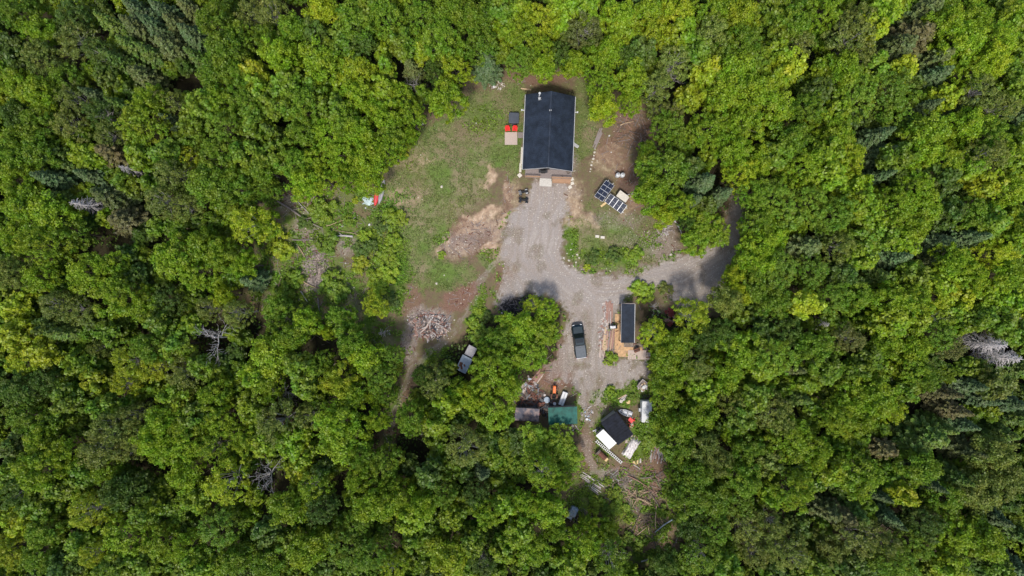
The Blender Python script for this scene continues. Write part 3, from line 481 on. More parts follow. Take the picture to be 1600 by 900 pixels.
# (x, y, radius) in photograph pixels, kind, colour; counted off the photograph crown by crown
from_text = '''
25 18 28 mM|60 48 28 mG|110 25 28 sD|115 62 30 bO|18 75 24 mD|64 92 30 mO|152 80 26 bD|95 122 26 mM|25 130 28 mG|58 142 28 mG|110 150 26 bO|162 118 20 mD|150 150 18 cS|20 178 26 mD|60 187 28 mM|105 192 26 bO|150 176 24 bD|165 208 24 bO|25 215 26 mM|178 40 22 cD
215 15 24 cS|255 18 24 cS|292 8 20 cO|212 42 22 cO|205 72 22 cD|238 85 22 cD|268 75 24 lO|300 55 22 cS|312 92 20 cD|222 118 22 lO|185 95 22 cD|226 152 26 mG|265 155 22 bO|215 192 34 mG|268 188 18 cS|292 215 20 mM|190 165 16 cD|330 30 30 mM|345 80 34 mM|366 60 30 mM|332 122 26 mM|390 15 26 bO|372 118 28 mM|345 160 30 mG|385 165 28 mM|315 165 24 mM|350 202 30 sM|300 195 22 mM|398 198 24 mM|240 40 20 cS|275 38 18 lO
398 112 20 mY|425 20 28 bO|503 15 28 mY|418 55 26 mM|455 45 26 mM|436 85 30 mG|495 52 26 mD|500 95 32 mG|550 35 34 mM|560 65 28 mD|600 25 30 mM|625 62 24 mM|556 108 28 mY|603 102 15 mG|655 25 30 mM|690 60 34 mM|700 15 30 mM|740 25 28 mM|750 65 30 mM|785 12 26 mM|792 45 24 mG|657 80 17 mY|643 108 16 lO|644 128 16 dX|711 104 24 mY|680 108 20 mD|760 98 26 cS|747 118 12 uG|405 138 24 mG|450 132 26 mM|490 135 26 mM|535 132 22 mG|560 150 28 mG|598 140 26 mG|470 165 30 mM|430 162 26 mM|518 170 26 mM|538 190 28 mM|640 178 24 mG|600 178 28 mG|626 150 22 mG|698 152 30 mG|427 208 18 cD|402 180 22 mM|470 205 28 mM|510 210 28 mG|560 208 28 mG|612 208 26 mM|640 208 14 mG|575 12 24 mM|530 70 22 mM|660 60 20 mM
812 15 22 mG|846 28 28 mY|820 60 30 mG|878 15 26 mG|848 76 24 mG|912 42 30 bB|872 84 22 mD|848 100 22 mG|896 96 22 mG|816 92 24 sM|965 15 28 mG|972 45 26 mY|1012 18 28 mG|1018 50 28 mY|1057 20 28 mY|1065 52 26 mG|1005 76 24 mD|952 78 26 mG|936 102 24 mG|982 92 24 mD|1112 18 28 mG|1115 50 30 bO|1160 20 30 mY|1165 60 28 mM|1055 98 28 bO|1052 118 20 dX|1090 80 24 mM|1130 80 28 mM|990 120 30 mG|940 130 22 sG|945 165 26 mY|985 158 20 mG|1030 132 26 bO|1105 112 24 mY|1150 112 34 mG|1135 150 34 mG|1180 142 34 mG|1186 92 24 mM|1080 150 26 mY|1055 176 18 bB|1048 198 28 mM|1110 200 30 mG|1165 192 32 mG|1028 168 18 bO|925 70 16 mM|918 10 22 mG
1212 10 26 mM|1247 25 30 mM|1292 15 28 mG|1345 28 28 bO|1335 58 34 bO|1385 15 26 mG|1366 42 26 mY|1250 62 26 bO|1222 45 24 mM|1212 80 24 mG|1236 98 26 mY|1443 20 28 lO|1430 58 34 lB|1402 76 24 lO|1487 30 28 mG|1512 58 30 mG|1537 25 28 mG|1565 60 28 mG|1590 20 24 mG|1578 112 24 mM|1345 85 28 bO|1370 102 24 mM|1320 108 30 mG|1288 112 24 mG|1212 165 34 mG|1212 122 24 mG|1265 168 28 mM|1310 172 26 mG|1345 145 34 sM|1396 132 32 sM|1412 106 22 mY|1402 168 28 sM|1458 120 24 cS|1462 92 24 lO|1480 150 20 mY|1496 168 18 cS|1522 112 28 mG|1530 142 26 bO|1556 92 28 mY|1500 84 26 mG|1592 138 24 mM|1565 168 26 bO|1588 182 18 cS|1445 168 18 cS|1422 192 15 cD|1455 206 34 mG|1370 212 20 cS|1312 212 30 mG|1240 215 28 mM|1515 192 28 mG|1550 208 28 mM|1592 215 24 mM|1280 140 22 mD
15 242 28 mM|56 232 28 mM|16 276 30 mG|50 256 24 cS|85 280 24 cS|82 242 22 mD|130 240 24 mG|110 258 18 cD|142 274 22 cS|140 322 22 kX|175 240 26 lB|216 242 24 mG|210 268 16 kX|188 282 20 mM|172 306 26 lO|195 345 28 lB|255 240 26 mM|265 266 30 bO|292 245 22 bY|340 240 32 mM|385 240 26 mM|250 312 32 bO|290 325 24 bO|322 290 34 mM|362 290 30 mM|30 320 34 mG|75 335 34 mG|20 372 28 mG|62 380 34 mG|107 362 28 mM|388 350 30 bY|265 402 34 mG|310 385 30 mG|346 400 30 mG|302 428 30 mG|376 412 22 mG|392 438 18 cS|15 425 28 mO|55 432 28 mG|128 426 32 mG|168 420 28 mG|178 465 36 mG|226 480 30 mG|190 398 18 mD|212 432 20 mD|230 285 18 mM|98 308 18 cD
405 262 26 mM|428 242 26 mM|456 256 28 mM|490 250 28 mG|500 278 24 mG|532 240 28 mG|570 250 30 mG|575 280 24 mG|472 286 26 mG|540 276 22 mG|605 232 26 mG|630 236 13 uY|503 328 24 uM|410 352 24 mG|435 383 24 uY|412 292 22 mM|555 313 6 uY|510 380 20 uM|614 340 20 uG|596 352 16 uD|576 386 16 uD|600 398 20 uG|614 378 15 uG|562 412 15 uY|585 430 16 uG|606 430 17 uG|614 412 12 uG|590 447 16 uG|520 446 28 uM|457 436 18 uM|440 462 22 uM|475 348 13 uD|583 456 10 uY|545 345 12 uM|570 368 12 uG|690 398 8 uG|560 388 13 uD
1042 264 34 mM|1018 262 22 mM|1020 300 30 mG|1062 318 26 mG|1042 334 22 mY|1100 284 24 cS|1082 258 18 mD|1084 312 17 cS|1130 302 17 cS|1150 236 30 mG|1160 270 26 mY|1190 250 26 mG|1182 300 26 mM|1102 350 27 mG|1090 376 24 mG|1122 366 22 mG|1074 346 13 mD|990 398 17 uG|925 402 13 uD|960 397 14 uD|917 418 7 uY|1006 456 21 uG|1040 450 12 uO|1175 350 26 mM|1192 380 26 mG|1165 402 26 mG|1196 412 26 mG|1152 430 20 mY|1185 442 28 mM|1148 452 18 mY|1012 232 14 mM|1008 245 10 mY
832 476 15 bY|856 487 20 mG|815 512 28 mG|850 520 27 mG|828 552 28 mG|800 562 26 mG|792 508 20 mG|782 532 26 mM|745 486 8 uG|740 510 15 uG|764 496 12 uD|752 524 20 uM|815 478 8 uG
1215 242 26 mM|1256 260 28 mG|1296 240 26 mG|1330 245 28 mY|1300 275 24 mG|1342 290 26 mG|1375 275 16 cS|1380 238 24 cS|1412 240 26 mM|1446 235 28 mG|1476 252 28 mG|1520 260 26 mG|1546 240 30 bO|1590 236 24 mG|1418 275 22 mD|1440 292 28 mG|1478 280 26 mD|1450 325 30 mG|1405 320 30 mG|1435 352 28 mG|1420 378 24 mG|1545 286 24 mY|1506 302 16 cD|1520 332 28 mM|1486 330 26 mD|1582 300 28 mG|1550 348 26 mM|1592 345 24 mG|1215 312 34 sM|1270 320 30 sM|1312 332 28 sM|1350 320 26 mG|1366 342 22 mG|1210 366 26 mG|1258 386 24 lO|1315 386 22 bO|1345 375 26 mM|1352 402 24 mG|1385 365 24 mM|1215 422 34 sM|1270 422 28 sM|1325 430 26 mD|1370 432 22 cD|1398 402 24 cS|1430 430 26 mM|1462 380 24 cS|1510 372 28 cS|1498 408 28 mG|1522 432 28 mG|1560 396 28 mY|1592 372 26 mG|1576 430 28 mG|1455 408 18 cO|1480 442 24 mG|1232 345 20 mM
20 480 26 mY|20 522 26 mY|32 560 28 mY|62 550 24 mY|85 478 26 bO|116 486 26 bO|70 512 20 mD|106 518 22 cD|165 520 20 mM|116 572 26 mM|148 546 16 bO|140 596 20 mY|196 566 28 bY|226 545 28 mM|236 576 26 bY|190 600 22 bY|270 542 26 mM|256 470 26 sD|296 506 18 mG|326 530 34 dX|346 462 18 mY|324 482 20 bO|366 490 22 bO|282 586 28 bO|310 575 22 mM|270 622 26 mG|330 622 28 mG|300 650 24 mM|20 612 30 mD|60 600 28 mD|95 626 26 mM|30 652 28 mM|66 666 28 mM|160 640 24 mM|166 672 30 bO|206 652 24 bO|212 684 24 bO|250 660 28 mG|290 668 28 mG|340 660 28 mG|395 590 26 mG|390 640 26 mG|140 500 16 mD|245 505 20 mM
430 482 22 mM|475 505 26 mG|430 512 20 mM|456 528 24 mM|510 520 13 mY|530 500 24 mM|545 532 26 mM|585 478 20 mY|612 470 14 uD|418 560 34 mG|412 602 28 mG|470 576 26 mM|475 604 22 mM|502 566 20 sM|570 560 30 mG|608 560 22 sM|590 592 26 sM|530 596 30 mY|545 618 24 mG|600 618 18 sM|622 574 8 uY|440 616 24 dX|430 662 34 bO|482 650 24 bO|526 662 34 mG|582 620 15 mG|590 656 22 mG|638 658 26 mM|652 620 16 uG|676 600 27 bO|702 632 26 mG|682 662 24 mG|765 576 30 mG|792 604 24 mG|740 620 24 mY|770 642 32 mG|715 605 16 mM|660 590 16 mD|760 545 16 mM
1024 520 24 bY|1085 494 30 bY|1060 540 28 mG|1042 562 28 mG|1092 572 28 bO|1042 602 25 mG|1070 588 28 mG|1045 628 26 mG|1040 668 26 mG|1100 650 28 mG|1068 668 26 mG|1140 470 26 mO|1166 462 20 mY|1130 522 24 mD|1160 545 30 mG|1190 572 26 mG|1140 585 28 mG|1180 622 26 mM|1150 632 24 bO|1105 612 24 mG|1160 655 24 mM|1047 488 8 uR|1047 505 6 uR|955 560 12 uG|1026 480 12 dX|955 612 10 uG|986 622 9 uM|962 772 14 uG|1036 800 12 uM|1002 850 14 uM|932 788 15 uG|985 812 9 uG|1040 770 11 uM|950 800 12 uM|1195 520 22 mD|1100 530 20 mD|1018 690 14 uG
840 692 30 mG|872 690 26 mG|886 716 26 mG|850 740 30 bG|878 752 18 mG|806 694 28 mD|812 730 24 mG|790 700 22 mG|788 654 15 mG
1215 472 28 mM|1265 475 26 mY|1305 465 28 sM|1340 462 28 mM|1232 520 28 mD|1215 560 34 sM|1275 546 30 mM|1292 580 26 mM|1332 530 22 bB|1398 470 30 mG|1432 470 28 mG|1396 506 26 mG|1430 502 24 mG|1470 466 28 mY|1502 465 26 mY|1486 492 22 mM|1465 498 14 dX|1280 505 14 kX|1545 466 26 mG|1585 466 24 mG|1570 500 26 mM|1540 498 22 mM|1592 520 22 mM|1390 536 28 mG|1430 546 28 mG|1470 526 26 sM|1362 562 22 mM|1345 578 20 mM|1385 576 16 mG|1430 576 24 sG|1450 592 28 mM|1490 542 22 bB|1540 536 26 kX|1562 556 28 kX|1592 575 22 cD|1240 576 15 cO|1266 600 20 mG|1212 642 30 bO|1226 662 26 bO|1250 622 18 cD|1360 602 30 mG|1332 630 30 mG|1380 626 30 mG|1310 652 28 mG|1350 656 28 mG|1400 644 22 bY|1420 612 22 mM|1472 612 18 cB|1510 600 22 cS|1560 600 24 mO|1572 628 24 cS|1490 640 20 cB|1502 662 20 cS|1532 622 22 cS|1562 676 24 cD|1470 668 20 cD|1592 652 20 cD
20 700 24 mD|60 690 30 mG|56 736 34 mG|20 742 24 mM|100 712 30 mG|150 702 32 bO|200 702 26 bO|160 738 28 mG|126 742 26 mM|182 772 28 mD|25 772 28 bD|30 812 26 mY|60 790 26 mM|65 832 28 mM|15 862 28 mY|56 872 28 mM|136 800 30 bY|125 850 24 mM|146 866 26 bY|190 842 34 mG|222 802 24 mM|236 795 18 mG|216 760 20 mD|236 690 28 mG|262 704 30 mG|290 692 28 mG|286 746 28 mG|330 702 26 bG|350 756 34 bY|386 690 28 mG|310 782 22 mG|250 852 30 mG|290 862 28 mG|340 830 34 sM|365 872 28 mM|300 888 26 mM|170 888 26 mM|95 888 24 mD|212 885 26 mM|90 765 22 mM|330 885 22 mG
416 690 24 mG|456 690 26 mG|470 716 22 mG|412 746 32 dX|466 736 22 mY|490 762 30 bG|450 792 32 mG|500 796 26 sD|530 692 36 mG|560 716 24 mM|560 748 26 mG|600 726 28 mM|586 790 30 mG|560 815 24 sM|620 780 30 mG|656 790 28 mG|690 772 24 sM|670 742 22 mD|640 812 26 mG|725 702 34 bO|755 736 20 cS|745 772 22 sD|765 800 28 mG|792 788 20 mG|705 810 20 mG|792 722 22 mG|415 832 24 mD|420 882 28 mM|480 862 32 mG|540 862 32 sM|580 872 28 sM|612 892 24 bY|702 872 34 mY|752 880 24 bD|786 862 22 mG|500 735 16 mD|610 755 18 mM|740 850 20 mM|450 845 20 mM
820 792 28 mG|856 802 28 mG|830 860 34 mG|812 830 24 mG|910 852 28 mG|896 885 24 mG|955 880 30 bM|920 822 18 mG|968 795 15 uG|950 752 8 uG|1060 702 30 mM|1100 702 30 mO|1090 742 28 mM|1122 722 28 mO|1080 782 34 mM|1120 782 28 mM|1170 702 28 mM|1166 750 28 mM|1160 792 26 sM|1080 825 22 mD|1120 832 28 sM|1170 832 28 bO|1042 882 22 mD|1100 870 30 bM|1140 892 26 mM|1186 870 24 bO|1056 740 14 mM|870 830 18 mM|980 845 14 uM
1240 690 34 mG|1276 706 28 mG|1300 736 26 mG|1346 745 34 mG|1206 722 24 mO|1206 780 20 mG|1245 770 34 mG|1212 822 26 bO|1376 698 24 lB|1420 696 32 lD|1450 680 28 lD|1440 730 28 mM|1290 796 22 lO|1312 802 24 lB|1380 802 18 cS|1415 775 20 mY|1390 812 16 cS|1372 772 15 cS|1450 755 18 cS|1490 745 22 cD|1510 702 22 cO|1522 706 14 kX|1562 710 30 mO|1580 752 32 mO|1540 772 34 mO|1482 782 28 mM|1550 806 20 cS|1450 822 28 sD|1500 840 34 mG|1545 850 32 mG|1490 886 24 mG|1562 890 22 mM|1582 882 20 cS|1345 842 32 bO|1382 852 26 bO|1302 862 28 mO|1240 872 30 bO|1216 860 22 bO|1282 892 24 mM|1332 890 26 mD|1402 882 30 sM|1430 852 28 sM|1586 832 20 cD|1250 825 20 mD|1330 800 22 lD
'''
TREES = []
for t in from_text.replace('\n', '|').split('|'):
    if t.strip():
        a = t.split(); TREES.append((float(a[0]), float(a[1]), float(a[2]), a[3][0], a[3][1]))
LAND = {'the dark-roofed house': (858, 210, 75), 'the white propane tanks': (970, 273, 45), 'the solar panels': (955, 305, 50), 'the parked pickup': (905, 533, 60), 'the green-roofed shed': (880, 650, 60), 'the rusty-roofed shed': (822, 648, 50),
        'the sawmill shed': (981, 505, 60), 'the white camper': (1011, 643, 60), 'the red canoe': (590, 308, 60), 'the scrap wood pile': (672, 508, 60), 'the blue-grey trailer': (728, 563, 60), 'the burnt brush pile': (805, 480, 40), 'the black-roofed shed': (962, 668, 60), 'the bleached fallen birch': (470, 338, 50)}
ONES = 'zero one two three four five six seven eight nine ten eleven twelve thirteen fourteen fifteen sixteen seventeen eighteen nineteen'.split()
TENS = 'zero ten twenty thirty forty fifty sixty seventy eighty ninety'.split()
def word(n): return 'ninety-nine' if n > 99 else ONES[n] if n < 20 else TENS[n // 10] + ('-' + ONES[n % 10] if n % 10 else '')
USED = set()
def tree_label(x, y, r, k, c):
    size = 'large' if r >= 32 else 'small' if r <= 20 else 'tall' if k in 'cl' else 'broad' if r >= 28 else 'mid-sized'
    if k == 'u': size = 'small' if r < 12 else 'low' if r < 18 else 'spreading'
    base = ('tall ' if k in 'dk' else size + ' ') + CWORD[c] + ' ' + KWORD[k]
    base = base.replace('bare grey leafless', 'bare grey')
    near = sorted((math.hypot(x - a, y - b) - lim, n, x - a, y - b) for n, (a, b, lim) in LAND.items())
    for d, n, dx, dy in near[:2]:
        if d < 45:
            ang = math.degrees(math.atan2(-dy, dx)) % 360; dr = ['east', 'north-east', 'north', 'north-west', 'west', 'south-west', 'south', 'south-east'][int((ang + 22.5) // 45) % 8]
            for pre in ('just ', 'close by, ', 'a little way '):
                l = f'{base} {pre}{dr} of {n}'
                if pre == 'just ' and d > 0: continue
                if pre == 'close by, ': continue
                if l not in USED: USED.add(l); return l
    reg = 'east forest' if x > 1130 else 'west forest' if x < 420 else 'north forest' if y < 250 else 'south forest' if y > 560 else 'clearing'
    l = f'{base}, {reg}, {word(round(min(x, 1599) / 16))} percent across and {word(round(y / 9))} down the view'
    if l in USED: l = l.replace('down the view', 'down the picture')
    USED.add(l); return l

def place_tree(x, y, r, k, c, hscale=1.0, extra_z=0.0):
    if 785 < x < 905 and 680 < y < 735: hscale = .5
    if 770 < x < 880 and 470 < y < 570: hscale = .72
    if 1085 < x < 1140 and 335 < y < 385: hscale = .6
    if 1140 < x < 1185 and 330 < y < 412: x += 12
    if 400 < x < 620 and 290 < y < 520 and k != 'u': hscale = .8
    if 1010 < x < 1065 and 470 < y < 700: hscale = .8
    i = random.randrange(NP[k]); key = (k, i)
    if key not in PROTO: make_proto(k, i)
    root, pr, ph, used = PROTO[key]
    if used: o = copy_tree(root)
    else: o = root; PROTO[key][3] = True
    rad0 = r * S * 0.93
    if k == 'u': hgt = max(.5, rad0 * .75) * random.uniform(.85, 1.15)
    elif k in 'ck': hgt = random.uniform(9.5, 12.5) * min(1, .55 + r / 45)
    elif k == 'l': hgt = random.uniform(9.5, 12) * min(1, .6 + r / 60)
    else: hgt = (6.5 + rad0 * 2.0) * random.uniform(.88, 1.12)
    hgt *= hscale; zt = hgt * (.55 if k in 'clk' else .8)
    if k in 'cl': rad0 *= 1.12
    if k == 'd': hgt *= 1.04
    wx, wy = P(x, y, zt); k2 = rad0 / pr * (1.03 if k in 'msb' else 1.0)
    gz = float(height(np.array([wx]), np.array([wy]))[0])
    o.location = (wx, wy, gz - .05); o.scale = (k2 * random.uniform(.92, 1.08), k2 * random.uniform(.92, 1.08), hgt / ph); o.rotation_euler = (0, 0, random.uniform(0, 6.28))
    tag(o, tree_label(x, y, r, k, c), CAT[k], GRP[k])
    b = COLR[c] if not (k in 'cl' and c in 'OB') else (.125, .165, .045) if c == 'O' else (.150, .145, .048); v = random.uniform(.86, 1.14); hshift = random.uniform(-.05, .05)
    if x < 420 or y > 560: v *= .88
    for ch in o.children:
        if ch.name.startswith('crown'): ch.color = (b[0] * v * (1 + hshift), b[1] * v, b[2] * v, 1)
    return o
GAPS = [(245,122,14),(295,122,18),(165,378,26),(430,205,22),(468,18,10),(1392,48,16),(1548,702,26),(1485,700,22),(1440,640,22),(230,735,20),(610,690,26),(645,695,24),(530,765,16),(895,835,30),(1020,840,40),(383,472,26),(410,440,20),(1582,700,30),(1210,75,8),(620,560,10),(612,650,22),(1490,620,12),(1080,540,14),(1048,508,14),(1240,152,12),(1570,135,12),(405,525,18),(490,538,12),(240,640,10),(410,850,10),(700,860,14),(620,845,12),(1370,420,10),(1590,720,14),(1590,870,14),(635,115,20),(680,135,10),(815,470,30),(728,563,24),(730,590,8),(1150,320,22),(1142,360,20),(1128,395,16),(1156,285,18),(470,400,60),(560,420,60),(500,330,50),(1490,560,16),(1450,650,18)]
# past 300 broadleaf trees in view: the 300 widest crowns are trees of their own, the rest stand in one mass with the saplings
broad = sorted([t for t in TREES if t[3] == 'm'], key=lambda t: -t[2] + 14 * (poly_sd(np.array([t[0]]), np.array([t[1]]), CLEARING)[0] < -60))
keep = set(map(id, broad[:298])); rest = [t for t in broad[298:]]
for t in TREES:
    if t[3] != 'm' or id(t) in keep: place_tree(*t)
rr = random.Random(3); ga, gb_ = np.meshgrid(np.arange(-90, 1690, 13.0), np.arange(-80, 980, 13.0)); ga = ga.ravel() + np.array([rr.uniform(-5, 5) for _ in ga.ravel()]); gb_ = gb_.ravel() + np.array([rr.uniform(-5, 5) for _ in gb_.ravel()])
okk = poly_sd(ga, gb_, CLEARING) < -16
for a_, b_, g_ in GAPS: okk &= np.hypot(ga - a_, gb_ - b_) > g_ + 8
fill = []; FA = np.zeros((6000, 3)); TA = np.array([t[:3] for t in TREES])
for x, y in zip(ga[okk], gb_[okk]):
    if np.min(np.hypot(TA[:, 0] - x, TA[:, 1] - y) - TA[:, 2]) > 2 and (not fill or np.min(np.hypot(FA[:len(fill), 0] - x, FA[:len(fill), 1] - y) - FA[:len(fill), 2]) > 2): fill.append((x, y, rr.uniform(13, 19), 'f', rr.choice('MDMMG'))); FA[len(fill) - 1] = fill[-1][:3]
def tree_mass(items):
    VS = []; CS = []; WV = []; r = np.random.default_rng(77); lib = []
    for i in range(5):
        V, F, c = broad_crown(900 + i, 4.0, 12.0, lobes=80, per=52, lobe=(.6, 1.1), leaf=.40); lib.append(V.reshape(-1, 4, 3))
    tb = MB()
    for x, y, rpx, k, c in items:
        L = lib[r.integers(5)]; rad = rpx * S * .95; hgt = (6.5 + rad * 2) * r.uniform(.88, 1.12) * (.68 if k == 'f' else 1.0)
        n = int(min(len(L), len(L) * (.35 + rad / 4.5))); L = L[r.permutation(len(L))[:n]]; mid = L.mean(1, keepdims=True); kk = rad / 4.0
        wx, wy = P(x, y, hgt * .8); zz = float(height(np.array([wx]), np.array([wy]))[0]); a = r.uniform(0, 6.28); ca, sa = math.cos(a), math.sin(a)
        q = mid * np.array((kk, kk, hgt / 12)) + (L - mid) * (.75 + .25 * kk); q = np.stack([q[..., 0] * ca - q[..., 1] * sa + wx, q[..., 0] * sa + q[..., 1] * ca + wy, q[..., 2] + zz], -1)
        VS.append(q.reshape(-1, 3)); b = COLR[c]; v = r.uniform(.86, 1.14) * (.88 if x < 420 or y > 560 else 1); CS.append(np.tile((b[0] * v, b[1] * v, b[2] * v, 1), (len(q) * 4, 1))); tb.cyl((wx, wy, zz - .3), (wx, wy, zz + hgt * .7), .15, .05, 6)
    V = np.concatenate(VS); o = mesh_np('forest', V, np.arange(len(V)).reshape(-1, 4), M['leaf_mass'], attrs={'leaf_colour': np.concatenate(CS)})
    tag(o, 'smaller broadleaf trees and saplings filling the forest between the wide crowns', None, None, 'stuff')
    tag(tb.build('forest_trunks', M['bark'], None), 'slim trunks of the smaller forest trees', None, None, 'stuff')
tree_mass(rest + fill); fillers = fill
print('TREES', len(TREES), 'fillers', len(fillers), {k: sum(t[3] == k for t in TREES + fillers) for k in 'msbcldkuf'}, len(rest))

# ------------------------------------------------------------------ undergrowth, weeds, twigs (nobody could count them)
def scatter(name, n, dens, size, zr, colr, mat, label, seed, box=(-92, 92, -56, 56), up=.6):
    r = np.random.default_rng(seed); X = r.uniform(box[0], box[1], n); Y = r.uniform(box[2], box[3], n); mkk = masks(X, Y); keep = r.random(n) < dens(mkk, X, Y); X, Y = X[keep], Y[keep]
    cl = fbm(X / 1.6 + 7, Y / 1.6 + 7, seed, 3); Z = height(X, Y) + zr[0] + (zr[1] - zr[0]) * np.clip((cl - .3) * 2, 0, 1) * r.uniform(.15, 1, len(X))
    V, F = cards(np.stack([X, Y, Z], 1), np.tile((0, 0, up), (len(X), 1)), size, r, 1.3, .5)
    o = mesh_np(name, V, F, mat); o.color = (*colr, 1); tag(o, label, None, None, 'stuff'); return o
scatter('undergrowth', 200000, lambda m, X, Y: m['forest'] * .8 * (fbm(X / 3, Y / 3, 301, 3) > .42), .34, (.1, 2.2), (.095, .170, .020), M['weed'], 'dim green undergrowth on the forest floor between the trunks', 41, (-110, 110, -75, 75))
scatter('weeds', 330000, lambda m, X, Y: np.clip(m['lush'] * 1.15 - m['gravel'], 0, 1) * (fbm(X / 1.5, Y / 1.5, 311, 3) > .40), .24, (.03, .5), (.150, .260, .020), M['weed'], 'lush green weeds growing over the rough edges of the clearing', 42, (-43, 32, -44, 36))
scatter('grass', 300000, lambda m, X, Y: np.clip(m['grass'] * .75 - m['gravel'] - m['sand'] * .6, 0, 1) * (fbm(X / .7, Y / .7, 321, 3) > .42), .14, (.01, .16), (.165, .215, .055), M['weed'], 'short patchy lawn grass west and east of the house', 43, (-25, 25, -5, 36))
def twigs(name, n, L, mat, label, seed, dens, rad=.02, box=(-43, 32, -50, 36)):
    r = np.random.default_rng(seed); X = r.uniform(box[0], box[1], n); Y = r.uniform(box[2], box[3], n); m = masks(X, Y); k = r.random(n) < dens(m, X, Y); X, Y = X[k], Y[k]; n = len(X)
    a = r.uniform(0, 6.28, n); l = L * r.uniform(.3, 1, n) ** 1.5; w_ = rad * r.uniform(.5, 1.6, n); z = height(X, Y) + .03 + r.uniform(0, .12, n)
    dx, dy = np.cos(a) * l / 2, np.sin(a) * l / 2; sx, sy = -np.sin(a) * w_, np.cos(a) * w_; tz = r.normal(0, .05, n)
    V = np.stack([np.stack([X + s * dx + q * sx, Y + s * dy + q * sy, z + s * tz + (w_ if q == 0 else 0)], 1) for s in (-1, 1) for q in (-1, 0, 1)], 1).reshape(-1, 3)
    b = np.arange(n)[:, None] * 6; F = np.concatenate([b + np.array([[0, 3, 4, 1]]), b + np.array([[1, 4, 5, 2]])])
    tag(mesh_np(name, V, F, mat), label, None, None, 'stuff')
bz = lambda m: np.clip(m['pale'] * .9 + m['red'] * .55 + m['dark'] * .3 + .55 * (m['px'] < 610) * (1 - m['forest']) - m['gravel'] * 1.3 - m['grass'] * .5, 0, 1)
twigs('twig_litter', 26000, 1.6, M['greywood'], 'grey twigs and slash strewn over the bare dirt patches', 61, lambda m, X, Y: bz(m) * .42, .028)
twigs('bark_litter', 22000, .8, M['rust'], 'reddish bark scraps strewn over the bare dirt patches', 62, lambda m, X, Y: bz(m) * .3, .05)
twigs('forest_deadwood', 9000, 3.0, M['bark'], 'fallen brown deadwood on the forest floor', 63, lambda m, X, Y: m['forest'] * .3, .05, (-95, 95, -60, 60))
r_ = np.random.default_rng(9)
def pebbles(name, n, size, mat, label, seed, dens, box=(-43, 42, -46, 36)):
    r = np.random.default_rng(seed); X = r.uniform(box[0], box[1], n); Y = r.uniform(box[2], box[3], n); m = masks(X, Y); k = r.random(n) < dens(m, X, Y); X, Y = X[k], Y[k]; n = len(X)
    s = size * r.uniform(.4, 1.3, n) ** 1.5; z = height(X, Y) + .01; a = r.uniform(0, 6.28, n)
    V = [np.stack([X, Y, z + s * .7], 1)] + [np.stack([X + np.cos(a + q * 1.571) * s * (1 + .3 * (q % 2)), Y + np.sin(a + q * 1.571) * s, z], 1) for q in range(4)]
    V = np.stack(V, 1).reshape(-1, 3); b = np.arange(n)[:, None] * 5; F = np.concatenate([b + np.array([[0, 1 + q, 1 + (q + 1) % 4]]) for q in range(4)])
    tag(mesh_np(name, V, F, mat), label, None, None, 'stuff')
pebbles('gravel_pebbles', 130000, .065, M['stone'], 'loose pale gravel stones scattered along the driveway', 64, lambda m, X, Y: np.clip(m['gravel'] * .2 + m['pale'] * .2 + m['sand'] * .06 + m['red'] * .05, 0, 1) * (1 - m['forest']))
# ------------------------------------------------------------------ buildings
def gz(x, y): return float(height(np.array([x]), np.array([y]))[0])
def at(px, py, z=0.0, rz=0.0, name='', label=None, cat=None, group=None):
    x, y = P(px, py, z); return empty(name, (x, y, 0), rz, label, cat, group)

def ribbed_slope(mb, x0, x1, y0, y1, z0, z1, along='x', step=.3, rib=.028, th=.06):
    """a roof sheet rising from z0 (at x0 or y0) to z1, with standing ribs up the slope"""
    if along == 'x':      # slope runs along x, ribs run along x, repeated along y
        mb.loft([[(x0, y0, z0 - th), (x0, y1, z0 - th), (x0, y1, z0), (x0, y0, z0)], [(x1, y0, z1 - th), (x1, y1, z1 - th), (x1, y1, z1), (x1, y0, z1)]])
        y = y0 + step * .5
        while y < y1: mb.bar((x0, y, z0 + rib * .5 + .002), (x1, y, z1 + rib * .5 + .002), .05, rib); y += step
    else:
        mb.loft([[(x0, y0, z0 - th), (x0, y0, z0), (x1, y0, z0), (x1, y0, z0 - th)], [(x0, y1, z1 - th), (x0, y1, z1), (x1, y1, z1), (x1, y1, z1 - th)]])
        x = x0 + step * .5
        while x < x1: mb.bar((x, y0, z0 + rib * .5 + .002), (x, y1, z1 + rib * .5 + .002), .05, rib); x += step

# --- the house: ridge runs north-south, gable end and deck to the south
EZ, RZ = 4.0, 6.4; HW, HL = 3.93, 5.9
house = at(857.7, 207.6, EZ, R(-2.3), 'house', 'long house with a dark navy metal gable roof at the head of the driveway', 'house')
wb = MB(); wb.box((0, .25, EZ / 2 - .15), (HW * 2 - .5, HL * 2 - .95, EZ + .1)); wb.loft([[(-HW + .25, -HL + .72, EZ - .12), (HW - .25, -HL + .72, EZ - .12), (0, -HL + .72, RZ - .2)], [(-HW + .25, HL - .22, EZ - .12), (HW - .25, HL - .22, EZ - .12), (0, HL - .22, RZ - .2)]]); wb.build('wall', M['siding'], house)
rf = MB(); ribbed_slope(rf, -HW, 0, -HL, HL, EZ, RZ); ribbed_slope(rf, HW, 0, -HL, HL, EZ, RZ); roof = rf.build('roof', M['roof_navy'], house)
rc = MB(); rc.bar((0, -HL - .02, RZ + .05), (0, HL + .02, RZ + .05), .20, .05); rc.build('ridge_cap', M['roof_navy'], roof)
